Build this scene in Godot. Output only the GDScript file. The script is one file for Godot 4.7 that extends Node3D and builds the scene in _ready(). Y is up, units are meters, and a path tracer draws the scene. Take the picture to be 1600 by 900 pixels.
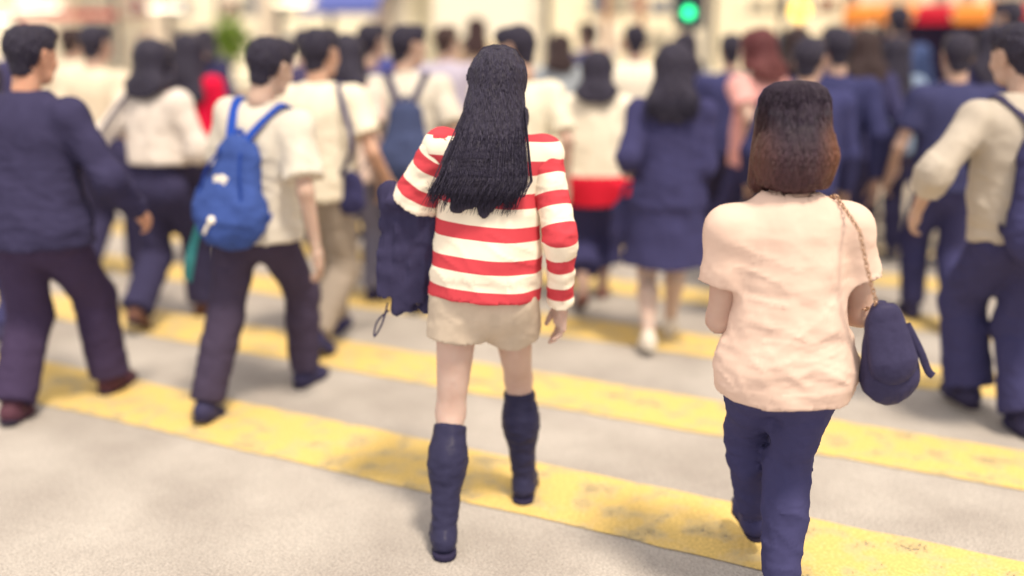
extends Node3D
# A crowd walking away over a yellow-barred street crossing towards a row of shops.

const STREET := 0.4538          # the street runs 26 degrees off square: right side nearer
var jobs: Array = []
var taken := {}
var M := {}
var TPL := {}
var rng := RandomNumberGenerator.new()

# ------------------------------------------------------------------ implicit surfaces, meshed as surface nets
class Field:
	var c := 0.014
	var prims: Array = []
	var V := PackedVector3Array()
	var N := PackedVector3Array()
	var I := PackedInt32Array()

	func _init(cell: float) -> void:
		c = cell

	func cap(a: Vector3, b: Vector3, ra: float, rb: float, k := 0.03, q := 1.0, axis := Vector3.BACK, flat_b := false, flat_a := false) -> Field:
		prims.append([0, a, b, ra, rb, k, q, axis, flat_b, flat_a])
		return self

	func ball(a: Vector3, r: float, k := 0.02) -> Field:
		return cap(a, a + Vector3(0, 0.0001, 0), r, r, k)

	func sub(a: Vector3, b: Vector3, ra: float, rb: float, k := 0.015, q := 1.0, axis := Vector3.BACK) -> Field:
		prims.append([1, a, b, ra, rb, k, q, axis, false, false])
		return self

	func plane(n: Vector3, at: Vector3) -> Field:      # keeps the side that n points away from
		prims.append([2, n, n.dot(at)])
		return self

	func fold(scale: Vector3, amp: float, s: int, low := -99.0, high := 99.0) -> Field:
		prims.append([3, scale, amp * 0.42, s, low, high])
		return self

	func ridge(scale: Vector3, amp: float, s: int, low: float, high: float, slant: float) -> Field:
		prims.append([3, scale, amp, s, low, high, slant])
		return self

	func run() -> void:
		var lo := Vector3(1e9, 1e9, 1e9)
		var hi := -lo
		for p in prims:
			if p[0] == 0:
				var r := Vector3.ONE * (maxf(p[3], p[4]) + 0.004)
				lo = lo.min((p[1] as Vector3).min(p[2]) - r)
				hi = hi.max((p[1] as Vector3).max(p[2]) + r)
		lo -= Vector3.ONE * c * 3.0
		hi += Vector3.ONE * c * 3.0
		var nx := int((hi.x - lo.x) / c) + 1
		var ny := int((hi.y - lo.y) / c) + 1
		var nz := int((hi.z - lo.z) / c) + 1
		var val := PackedFloat32Array()
		val.resize(nx * ny * nz)
		val.fill(9.0)
		for p in prims:
			var kind: int = p[0]
			if kind == 2:
				var n: Vector3 = p[1]
				var d0: float = p[2]
				var i := 0
				for z in nz:
					for y in ny:
						var base := n.dot(lo + Vector3(0, y * c, z * c)) - d0
						var step := n.x * c
						for x in nx:
							var d := base + step * x
							if d > val[i]:
								val[i] = d
							i += 1
				continue
			if kind == 3:
				var fn := FastNoiseLite.new()
				fn.seed = p[3]
				fn.noise_type = FastNoiseLite.TYPE_SIMPLEX
				fn.fractal_type = FastNoiseLite.FRACTAL_NONE
				fn.frequency = 1.0
				var sc: Vector3 = p[1]
				var amp: float = p[2]
				var lim := c * 2.2 + amp
				var i := 0
				for z in nz:
					for y in ny:
						var wy := lo.y + y * c
						if wy < p[4] or wy > p[5]:
							i += nx
							continue
						var fade: float = amp * clampf(minf(wy - p[4], p[5] - wy) / 0.06, 0.0, 1.0)
						var ridged: bool = p.size() > 6
						for x in nx:
							var v := val[i]
							if v < lim and v > -lim and ridged:
								var e := 1.0 - absf(fn.get_noise_3d((lo.x + x * c) * sc.x, (wy + (lo.x + x * c) * p[6]) * sc.y, (lo.z + z * c) * sc.z))
								val[i] = v - fade * e * e * e * e
							elif v < lim and v > -lim:
								val[i] = v + fade * fn.get_noise_3d((lo.x + x * c) * sc.x, wy * sc.y, (lo.z + z * c) * sc.z)
							i += 1
				continue
			var a: Vector3 = p[1]
			var b: Vector3 = p[2]
			var ra: float = p[3]
			var k: float = p[5]
			var q: float = p[6]
			var axis: Vector3 = p[7]
			var ba := b - a
			var dr: float = p[4] - ra
			var ll := maxf(ba.length_squared(), 1e-9)
			var inv := 1.0 / ll
			var len := sqrt(ll)
			var m := maxf(k, 2.5 * c)
			var r1 := Vector3.ONE * (ra + m)
			var r2 := Vector3.ONE * (float(p[4]) + m)
			var p0 := ((a - r1).min(b - r2) - lo) / c
			var p1 := ((a + r1).max(b + r2) - lo) / c
			var x0 := maxi(0, int(p0.x))
			var y0 := maxi(0, int(p0.y))
			var z0 := maxi(0, int(p0.z))
			var x1 := mini(nx - 1, int(p1.x) + 1)
			var y1 := mini(ny - 1, int(p1.y) + 1)
			var z1 := mini(nz - 1, int(p1.z) + 1)
			var squash := q < 0.999
			var ax := axis * (1.0 / q - 1.0)
			var fb: bool = p[8]
			var fa: bool = p[9]
			var flat := fa or fb
			var ik := 0.25 / k
			for z in range(z0, z1 + 1):
				for y in range(y0, y1 + 1):
					var i := (z * ny + y) * nx + x0
					var pa := lo + Vector3(x0 * c, y * c, z * c) - a
					for x in range(x0, x1 + 1):
						var tt := pa.dot(ba) * inv
						var t := clampf(tt, 0.0, 1.0)
						var v := pa - ba * t
						if squash:
							v += ax * v.dot(axis)
						var d := v.length() - ra - dr * t
						if flat:
							if fb and tt > 0.6:
								v = pa - ba * tt
								if squash:
									v += ax * v.dot(axis)
								d = maxf(v.length() - ra - dr * t, (tt - 1.0) * len)
							elif fa and tt < 0.4:
								v = pa - ba * tt
								if squash:
									v += ax * v.dot(axis)
								d = maxf(v.length() - ra - dr * t, -tt * len)
						var o := val[i]
						if kind == 0:
							var h := k - absf(o - d)
							var s := minf(o, d)
							val[i] = s - h * h * ik if h > 0.0 else s
						else:
							var h := k - absf(o + d)
							var s := maxf(o, -d)
							val[i] = s + h * h * ik if h > 0.0 else s
						i += 1
						pa.x += c
		# surface nets
		var idx := PackedInt32Array()
		idx.resize(nx * ny * nz)
		idx.fill(-1)
		var sy := nx
		var sz := nx * ny
		var far := 3.2 * c
		var verts := PackedVector3Array()
		var norms := PackedVector3Array()
		var tris := PackedInt32Array()
		for z in nz - 1:
			for y in ny - 1:
				var i := (z * ny + y) * nx
				for x in nx - 1:
					var v0 := val[i]
					if v0 < far and v0 > -far:
						var v1 := val[i + 1]
						var v2 := val[i + sy]
						var v3 := val[i + sy + 1]
						var v4 := val[i + sz]
						var v5 := val[i + sz + 1]
						var v6 := val[i + sz + sy]
						var v7 := val[i + sz + sy + 1]
						var neg := int(v0 < 0.0) + int(v1 < 0.0) + int(v2 < 0.0) + int(v3 < 0.0) + int(v4 < 0.0) + int(v5 < 0.0) + int(v6 < 0.0) + int(v7 < 0.0)
						if neg > 0 and neg < 8:
							var g := Vector3(v1 + v3 + v5 + v7 - v0 - v2 - v4 - v6, v2 + v3 + v6 + v7 - v0 - v1 - v4 - v5, v4 + v5 + v6 + v7 - v0 - v1 - v2 - v3) * 0.25
							var mean := (v0 + v1 + v2 + v3 + v4 + v5 + v6 + v7) * 0.125
							var o := (-g * (mean / maxf(g.length_squared(), 1e-12))).clamp(Vector3(-0.5, -0.5, -0.5), Vector3(0.5, 0.5, 0.5))
							idx[i] = verts.size()
							verts.append(lo + (Vector3(x + 0.5, y + 0.5, z + 0.5) + o) * c)
							norms.append(g.normalized())
						# edges that start here
						if x > 0 and y > 0 and z > 0:
							var inside := v0 < 0.0
							if inside != (v1 < 0.0):
								var e := idx[i - sy - sz]
								var f := idx[i - sz]
								var h := idx[i]
								var j := idx[i - sy]
								if e >= 0 and f >= 0 and h >= 0 and j >= 0:
									if inside: tris.append_array([e, h, f, e, j, h])
									else: tris.append_array([e, f, h, e, h, j])
							if inside != (v2 < 0.0):
								var e := idx[i - 1 - sz]
								var f := idx[i - 1]
								var h := idx[i]
								var j := idx[i - sz]
								if e >= 0 and f >= 0 and h >= 0 and j >= 0:
									if inside: tris.append_array([e, h, f, e, j, h])
									else: tris.append_array([e, f, h, e, h, j])
							if inside != (v4 < 0.0):
								var e := idx[i - 1 - sy]
								var f := idx[i - sy]
								var h := idx[i]
								var j := idx[i - 1]
								if e >= 0 and f >= 0 and h >= 0 and j >= 0:
									if inside: tris.append_array([e, h, f, e, j, h])
									else: tris.append_array([e, f, h, e, h, j])
					i += 1
		V = verts
		N = norms
		I = tris
		prims = []

# ------------------------------------------------------------------ small helpers
func numbered(called: String) -> String:
	var n: int = taken.get(called, 0)
	taken[called] = n + 1
	return called if n == 0 else "%s_%03d" % [called, n]

func tag(o: Node, label: String, category: String, group := "", kind := "") -> void:
	if label: o.set_meta("label", label)
	if category: o.set_meta("category", category)
	if group: o.set_meta("group", group)
	if kind: o.set_meta("kind", kind)

func thing(called: String, label: String, category: String, at := Vector3.ZERO, turn := 0.0, group := "") -> Node3D:
	var o := Node3D.new()
	o.name = numbered(called)
	add_child(o, true)
	o.position = at
	o.rotation.y = turn
	tag(o, label, category, group)
	return o

func part(parent: Node, called: String, mesh: Mesh, mat: Material) -> MeshInstance3D:
	var o := MeshInstance3D.new()
	o.name = called
	o.mesh = mesh
	o.material_override = mat
	parent.add_child(o, true)
	return o

func box(parent: Node, called: String, mat: Material, at: Vector3, size: Vector3, bevel := 0.0) -> MeshInstance3D:
	var o := part(parent, called, bevel_box(size, bevel) if bevel > 0.0 else plain_box(size), mat)
	o.position = at
	return o

func plain_box(size: Vector3) -> Mesh:
	var m := BoxMesh.new()
	m.size = size
	return m

func bevel_box(s: Vector3, b: float) -> Mesh:
	var st := SurfaceTool.new()
	st.begin(Mesh.PRIMITIVE_TRIANGLES)
	st.set_smooth_group(-1)
	var h := s * 0.5
	var pts := PackedVector3Array()
	for sx in [-1.0, 1.0]:
		for sy in [-1.0, 1.0]:
			for sz in [-1.0, 1.0]:
				var v := Vector3(sx, sy, sz)
				pts.append(Vector3(h.x, h.y - b, h.z - b) * v)
				pts.append(Vector3(h.x - b, h.y, h.z - b) * v)
				pts.append(Vector3(h.x - b, h.y - b, h.z) * v)
	# hull of the 24 points: faces by support planes
	for n in [Vector3.RIGHT, Vector3.UP, Vector3.BACK]:
		for sg in [-1.0, 1.0]:
			hull_face(st, pts, n * sg)
	for a in [-1.0, 1.0]:
		for d in [-1.0, 1.0]:
			hull_face(st, pts, Vector3(a, d, 0).normalized())
			hull_face(st, pts, Vector3(a, 0, d).normalized())
			hull_face(st, pts, Vector3(0, a, d).normalized())
			for e in [-1.0, 1.0]:
				hull_face(st, pts, Vector3(a, d, e).normalized())
	st.generate_normals()
	return st.commit()

func hull_face(st: SurfaceTool, pts: PackedVector3Array, n: Vector3) -> void:
	var best := -1e9
	for p in pts: best = maxf(best, p.dot(n))
	var on: Array = []
	var mid := Vector3.ZERO
	for p in pts:
		if p.dot(n) > best - 1e-5:
			on.append(p)
			mid += p
	mid /= on.size()
	var ux := n.cross(Vector3.UP if absf(n.y) < 0.9 else Vector3.RIGHT).normalized()
	var uy := n.cross(ux)
	on.sort_custom(func(p, q): return atan2((p - mid).dot(uy), (p - mid).dot(ux)) < atan2((q - mid).dot(uy), (q - mid).dot(ux)))
	for i in range(1, on.size() - 1):
		st.add_vertex(on[0]); st.add_vertex(on[i + 1]); st.add_vertex(on[i])

func arrays_mesh(v: PackedVector3Array, n: PackedVector3Array, i: PackedInt32Array, uv := PackedVector2Array(), col := PackedColorArray()) -> ArrayMesh:
	var a := []
	a.resize(Mesh.ARRAY_MAX)
	a[Mesh.ARRAY_VERTEX] = v
	a[Mesh.ARRAY_NORMAL] = n
	a[Mesh.ARRAY_INDEX] = i
	if uv.size(): a[Mesh.ARRAY_TEX_UV] = uv
	if col.size(): a[Mesh.ARRAY_COLOR] = col
	var m := ArrayMesh.new()
	m.add_surface_from_arrays(Mesh.PRIMITIVE_TRIANGLES, a)
	return m

# a mesh made later, all fields at once on several threads
func job(f: Field, parent: Node, called: String, mat: Material, extra: Dictionary = {}) -> MeshInstance3D:
	var o := MeshInstance3D.new()
	o.name = called
	o.material_override = mat
	parent.add_child(o, true)
	jobs.append({"f": f, "o": o, "x": extra})
	return o

func run_jobs() -> void:
	var list := jobs
	var id := WorkerThreadPool.add_group_task(func(i: int): list[i].f.run(), list.size(), 4, true)
	WorkerThreadPool.wait_for_group_task_completion(id)
	for j in jobs:
		var f: Field = j.f
		var x: Dictionary = j.x
		var v := f.V
		var n := f.N
		var ix := f.I
		var col := PackedColorArray()
		var uv := PackedVector2Array()
		if x.has("uv"):
			uv.resize(v.size())
			var fn: Callable = x.uv
			for k in v.size(): uv[k] = fn.call(v[k])
		if x.has("color"):
			if x.color is Color:
				col.resize(v.size())
				col.fill(x.color)
			else:
				col.resize(v.size())
				var fn: Callable = x.color
				for k in v.size(): col[k] = fn.call(v[k])
		for add in x.get("add", []):           # [template arrays, Transform3D, mirrored, skin colour]
			var t: Dictionary = add[0]
			var tf: Transform3D = add[1]
			var tv: PackedVector3Array = t.v
			var tn: PackedVector3Array = t.n
			var ti: PackedInt32Array = t.i
			var tc: PackedColorArray = t.c
			var base := v.size()
			var flip: bool = tf.basis.determinant() < 0.0
			v.append_array(tf * tv)
			var nb := Transform3D(tf.basis.inverse().transposed(), Vector3.ZERO)
			var wn: PackedVector3Array = nb * tn
			for k in wn.size(): wn[k] = wn[k].normalized()
			n.append_array(wn)
			if tc.size() and x.has("color"):
				var skin: Color = x.color
				for cc in tc: col.append(Color(cc.r * skin.r, cc.g * skin.g, cc.b * skin.b) if cc.a > 0.5 else Color(cc.r, cc.g, cc.b))
			elif x.has("color"):
				for k in tv.size(): col.append(x.color)
			for k in range(0, ti.size(), 3):
				ix.append(ti[k] + base)
				ix.append(ti[k + (2 if flip else 1)] + base)
				ix.append(ti[k + (1 if flip else 2)] + base)
		if x.has("tubes"):                     # loose strands: Array of PackedVector3Array
			for path in x.tubes:
				add_strand(v, n, ix, path, x.get("strand", 0.0016))
				if col.size():
					while col.size() < v.size():
						col.append(x.color if x.color is Color else x.color.call(v[col.size()]))
		var o: MeshInstance3D = j.o
		o.mesh = arrays_mesh(v, n, ix, uv, col)
		f.V = PackedVector3Array()
	jobs = []

func add_strand(v: PackedVector3Array, n: PackedVector3Array, ix: PackedInt32Array, path: PackedVector3Array, r: float) -> void:
	var base := v.size()
	var m := path.size()
	for k in m:
		var d := (path[mini(k + 1, m - 1)] - path[maxi(k - 1, 0)]).normalized()
		var s := d.cross(Vector3(0.3, 0.1, 0.95)).normalized()
		var u := s.cross(d)
		var rr := r * (1.0 if k < m - 1 else 0.25)
		for e in 3:
			var w := s * cos(e * TAU / 3.0) + u * sin(e * TAU / 3.0)
			v.append(path[k] + w * rr)
			n.append(w)
	for k in m - 1:
		for e in 3:
			var a := base + k * 3 + e
			var b := base + k * 3 + (e + 1) % 3
			ix.append_array([a, b, a + 3, b, b + 3, a + 3])

# a band with a flat section, swept along a curve; up gives the outer side at each point
func band(points: Array, outs: Array, w: float, t: float, smooth := 4) -> ArrayMesh:
	var P: Array = []
	var O: Array = []
	for k in points.size() - 1:
		var p0: Vector3 = points[maxi(k - 1, 0)]
		var p1: Vector3 = points[k]
		var p2: Vector3 = points[k + 1]
		var p3: Vector3 = points[mini(k + 2, points.size() - 1)]
		for e in smooth:
			var f := float(e) / smooth
			P.append(p1.cubic_interpolate(p2, p0, p3, f))
			O.append((outs[k] as Vector3).lerp(outs[k + 1], f).normalized())
	P.append(points[-1])
	O.append((outs[-1] as Vector3).normalized())
	var v := PackedVector3Array()
	var n := PackedVector3Array()
	var ix := PackedInt32Array()
	for k in P.size():
		var d: Vector3 = (P[mini(k + 1, P.size() - 1)] - P[maxi(k - 1, 0)]).normalized()
		var s: Vector3 = d.cross(O[k]).normalized()
		var u: Vector3 = s.cross(d).normalized()
		if u.dot(O[k]) < 0: u = -u
		for e in 8:
			var a := e * TAU / 8.0 + TAU / 16.0
			var off := s * clampf(cos(a) * 1.3, -1, 1) * w * 0.5 + u * clampf(sin(a) * 1.3, -1, 1) * t * 0.5
			v.append(P[k] + off)
			n.append((s * cos(a) * t + u * sin(a) * w).normalized())
	for k in P.size() - 1:
		for e in 8:
			var a := k * 8 + e
			var b := k * 8 + (e + 1) % 8
			ix.append_array([a, b, a + 8, b, b + 8, a + 8])
	return arrays_mesh(v, n, ix)

func lathe(profile: Array, sides := 20) -> ArrayMesh:      # [radius, y] pairs from the bottom up
	var st := SurfaceTool.new()
	st.begin(Mesh.PRIMITIVE_TRIANGLES)
	for k in profile.size() - 1:
		for s in sides:
			var a := s * TAU / sides
			var b := (s + 1) * TAU / sides
			var p: Array = profile[k]
			var q: Array = profile[k + 1]
			var v0 := Vector3(cos(a) * p[0], p[1], sin(a) * p[0])
			var v1 := Vector3(cos(b) * p[0], p[1], sin(b) * p[0])
			var v2 := Vector3(cos(b) * q[0], q[1], sin(b) * q[0])
			var v3 := Vector3(cos(a) * q[0], q[1], sin(a) * q[0])
			for t in [[v0, v1, v2], [v0, v2, v3]]:
				if (t[0] as Vector3).distance_to(t[1]) > 1e-6 and (t[1] as Vector3).distance_to(t[2]) > 1e-6 and (t[0] as Vector3).distance_to(t[2]) > 1e-6:
					for w in t: st.add_vertex(w)
	st.index()
	st.generate_normals()
	return st.commit()

func noise_tex(freq: float, octaves: int, s: int, lo: Color, hi: Color, size := 512, type := FastNoiseLite.TYPE_SIMPLEX) -> NoiseTexture2D:
	var fn := FastNoiseLite.new()
	fn.noise_type = type
	fn.frequency = freq
	fn.fractal_octaves = octaves
	fn.seed = s
	var t := NoiseTexture2D.new()
	t.width = size; t.height = size
	t.seamless = true
	t.noise = fn
	var g := Gradient.new()
	g.set_color(0, lo); g.set_color(1, hi)
	t.color_ramp = g
	return t

func noise_normal(freq: float, octaves: int, s: int, bump: float, size := 512) -> NoiseTexture2D:
	var fn := FastNoiseLite.new()
	fn.noise_type = FastNoiseLite.TYPE_SIMPLEX
	fn.frequency = freq
	fn.fractal_octaves = octaves
	fn.seed = s
	var t := NoiseTexture2D.new()
	t.width = size; t.height = size
	t.seamless = true
	t.noise = fn
	t.as_normal_map = true
	t.bump_strength = bump
	return t

func mat(col: Color, rough := 0.8, spec := 0.3) -> StandardMaterial3D:
	var m := StandardMaterial3D.new()
	m.albedo_color = col
	m.roughness = rough
	m.metallic_specular = spec
	return m

var cloth_cache := {}
func cloth(col: Color, scale := Vector3(3, 2.2, 3), strength := 0.35, rough := 0.92) -> StandardMaterial3D:
	var key := "%s%s%s" % [col.to_html(), scale, strength]
	if cloth_cache.has(key): return cloth_cache[key]
	var m := mat(col, rough, 0.18)
	m.uv1_triplanar = true
	m.uv1_scale = scale
	m.albedo_texture = M.fabric_tone
	m.normal_enabled = true
	m.normal_texture = M.fabric_normal
	m.normal_scale = strength
	cloth_cache[key] = m
	return m

func hair_mat(col: Color) -> StandardMaterial3D:
	var key := "hair" + col.to_html()
	if cloth_cache.has(key): return cloth_cache[key]
	var m := mat(Color.WHITE, 0.5, 0.35)
	m.vertex_color_use_as_albedo = true
	m.uv1_triplanar = true
	m.uv1_scale = Vector3(16, 1.6, 16)
	m.albedo_texture = M.hair_tone
	m.normal_enabled = true
	m.normal_texture = M.hair_normal
	m.normal_scale = 0.8
	cloth_cache[key] = m
	return m

func lin(c: Color) -> Color:
	return c.srgb_to_linear()

# ------------------------------------------------------------------ templates: heads, hands, short hair
func template(f: Field, paint: Variant = null) -> Dictionary:
	f.run()
	var c := PackedColorArray()
	for v in f.V: c.append(paint.call(v) if paint != null else Color.WHITE)
	return {"v": f.V, "n": f.N, "i": f.I, "c": c}

func head_field(cell: float) -> Field:
	var f := Field.new(cell)
	f.cap(Vector3(0, 0.036, 0.026), Vector3(0, 0.034, -0.026), 0.077, 0.074, 0.03)
	f.cap(Vector3(0, 0.0, -0.042), Vector3(0, -0.055, -0.045), 0.062, 0.05, 0.03)
	f.cap(Vector3(-0.022, -0.08, -0.05), Vector3(0.022, -0.08, -0.05), 0.034, 0.034, 0.03)
	f.cap(Vector3(0, -0.095, -0.075), Vector3(0, -0.09, -0.07), 0.018, 0.018, 0.025)
	f.cap(Vector3(-0.035, 0.02, -0.082), Vector3(0.035, 0.02, -0.082), 0.018, 0.018, 0.02)
	for s in [-1.0, 1.0]:
		f.ball(Vector3(s * 0.04, -0.03, -0.075), 0.027, 0.025)
		f.sub(Vector3(s * 0.032, -0.001, -0.108), Vector3(s * 0.032, 0.0, -0.107), 0.0165, 0.0165, 0.012)
	f.cap(Vector3(0, 0.008, -0.1), Vector3(0, -0.03, -0.114), 0.008, 0.013, 0.014)
	for s in [-1.0, 1.0]: f.ball(Vector3(s * 0.013, -0.034, -0.104), 0.0095, 0.008)
	f.cap(Vector3(-0.017, -0.057, -0.094), Vector3(0.017, -0.057, -0.094), 0.0085, 0.0085, 0.01)
	f.cap(Vector3(-0.015, -0.068, -0.093), Vector3(0.015, -0.068, -0.093), 0.009, 0.009, 0.01)
	f.sub(Vector3(-0.02, -0.0625, -0.106), Vector3(0.02, -0.0625, -0.106), 0.0035, 0.0035, 0.004)
	for s in [-1.0, 1.0]:
		f.cap(Vector3(s * 0.079, 0.016, 0.014), Vector3(s * 0.075, -0.02, 0.006), 0.02, 0.013, 0.008, 0.5, Vector3(1, 0, s * 0.35).normalized())
		f.sub(Vector3(s * 0.092, 0.01, 0.008), Vector3(s * 0.088, -0.012, 0.004), 0.009, 0.006, 0.006)
		f.ball(Vector3(s * 0.032, 0.0, -0.0895), 0.0125, 0.002)
	f.cap(Vector3(0, -0.05, 0.022), Vector3(0, -0.14, 0.04), 0.053, 0.054, 0.035)
	return f

func head_paint(v: Vector3) -> Color:
	for s in [-1.0, 1.0]:
		var e := v - Vector3(s * 0.032, 0.0, -0.0895)
		if e.length() < 0.0138 and v.z < -0.09:
			if Vector2(e.x, e.y).length() < 0.0058: return Color(0.02, 0.015, 0.012, 0.0)
			return Color(0.75, 0.72, 0.7, 0.0)
	if absf(v.x) < 0.02 and v.y < -0.053 and v.y > -0.073 and v.z < -0.092: return Color(0.92, 0.68, 0.66)
	if absf(v.y - 0.021) < 0.0032 and absf(absf(v.x) - 0.034) < 0.019 and v.z < -0.075: return Color(0.12, 0.09, 0.08)
	return Color.WHITE

func hand_field(cell: float, grip: bool) -> Field:
	# a right hand hanging down: fingers along -y, palm to -x, thumb forward (-z)
	var f := Field.new(cell)
	f.cap(Vector3(0, 0.02, 0), Vector3(0, -0.025, 0), 0.028, 0.028, 0.02, 0.75, Vector3.RIGHT)
	var zs := [-0.031, -0.0105, 0.0105, 0.03]
	var ls := [0.07, 0.079, 0.073, 0.056]
	var by := [-0.09, -0.094, -0.09, -0.082]
	var bend: Array = [[0.9, 1.2, 0.9], [1.0, 1.25, 0.9], [1.05, 1.3, 0.9], [1.1, 1.3, 0.9]] if grip else [[0.18, 0.3, 0.22], [0.28, 0.38, 0.28], [0.36, 0.45, 0.3], [0.42, 0.5, 0.35]]
	for k in 4:
		var base := Vector3(0.0, by[k], zs[k])
		f.cap(Vector3(0, -0.025, zs[k] * 0.6), base, 0.017, 0.0125, 0.014)
		var a := 0.0
		var p := base
		for e in 3:
			a += bend[k][e]
			var l: float = ls[k] * [0.46, 0.3, 0.24][e]
			var q := p + Vector3(-sin(a), -cos(a), (zs[k] * 0.15 if e == 0 else 0.0)).normalized() * l
			var r: float = [0.0094, 0.0084, 0.0076][e] * (0.9 if k == 3 else 1.0)
			f.cap(p, q, r + 0.0004, r - 0.0006, 0.0045)
			p = q
	var th := [Vector3(-0.004, -0.026, -0.024), Vector3(-0.018, -0.055, -0.046), Vector3(-0.03, -0.082, -0.052) if not grip else Vector3(-0.042, -0.074, -0.034), Vector3(-0.04, -0.104, -0.053) if not grip else Vector3(-0.054, -0.088, -0.016)]
	f.cap(th[0], th[1], 0.017, 0.0125, 0.014)
	f.cap(th[1], th[2], 0.0115, 0.0098, 0.006)
	f.cap(th[2], th[3], 0.0098, 0.008, 0.005)
	f.ball(Vector3(-0.008, -0.06, 0.0), 0.02, 0.02)
	return f

func short_hair_field(cell: float, s: int, nape: float) -> Field:
	var f := Field.new(cell)
	f.cap(Vector3(0, 0.05, 0.026), Vector3(0, 0.053, -0.032), 0.083, 0.078, 0.03)
	f.cap(Vector3(0, 0.01, 0.04), Vector3(0, nape + 0.035, 0.052), 0.072, 0.05, 0.03)
	f.cap(Vector3(-0.04, 0.09, -0.075), Vector3(0.035, 0.095, -0.078), 0.028, 0.03, 0.03)
	f.fold(Vector3(38, 22, 38), 0.011, s)
	f.fold(Vector3(110, 45, 110), 0.005, s + 1)
	f.sub(Vector3(0, -0.01, -0.125), Vector3(0, -0.12, -0.085), 0.07, 0.085, 0.01)
	for e in [-1.0, 1.0]:
		f.sub(Vector3(e * 0.085, 0.008, 0.004), Vector3(e * 0.08, -0.06, -0.006), 0.026, 0.04, 0.008)
	f.plane(Vector3(0, -1, -0.25).normalized(), Vector3(0, nape, 0.07))
	return f

func make_templates() -> void:
	TPL.head0 = template(head_field(0.0042), head_paint)
	TPL.head1 = template(head_field(0.0075), head_paint)
	TPL.hand0 = template(hand_field(0.0034, false))
	TPL.hand1 = template(hand_field(0.0055, false))
	TPL.grip0 = template(hand_field(0.0034, true))
	TPL.grip1 = template(hand_field(0.0055, true))
	TPL.short0 = short_hair_template(0.0048, 5, -0.075)
	TPL.short1 = short_hair_template(0.008, 15, -0.085)

func short_hair_template(cell: float, s: int, nape: float) -> Dictionary:
	return template(short_hair_field(cell, s, nape))

# ------------------------------------------------------------------ people
func two_bone(a: Vector3, b: Vector3, l1: float, l2: float, pole: Vector3) -> Array:
	var d := b - a
	var D := clampf(d.length(), absf(l1 - l2) + 0.02, (l1 + l2) * 0.998)
	var n := d.normalized()
	var x := (l1 * l1 - l2 * l2 + D * D) / (2.0 * D)
	var h := sqrt(maxf(l1 * l1 - x * x, 0.0))
	var p := (pole - n * pole.dot(n)).normalized()
	return [a + n * x + p * h, a + n * D]

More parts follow.
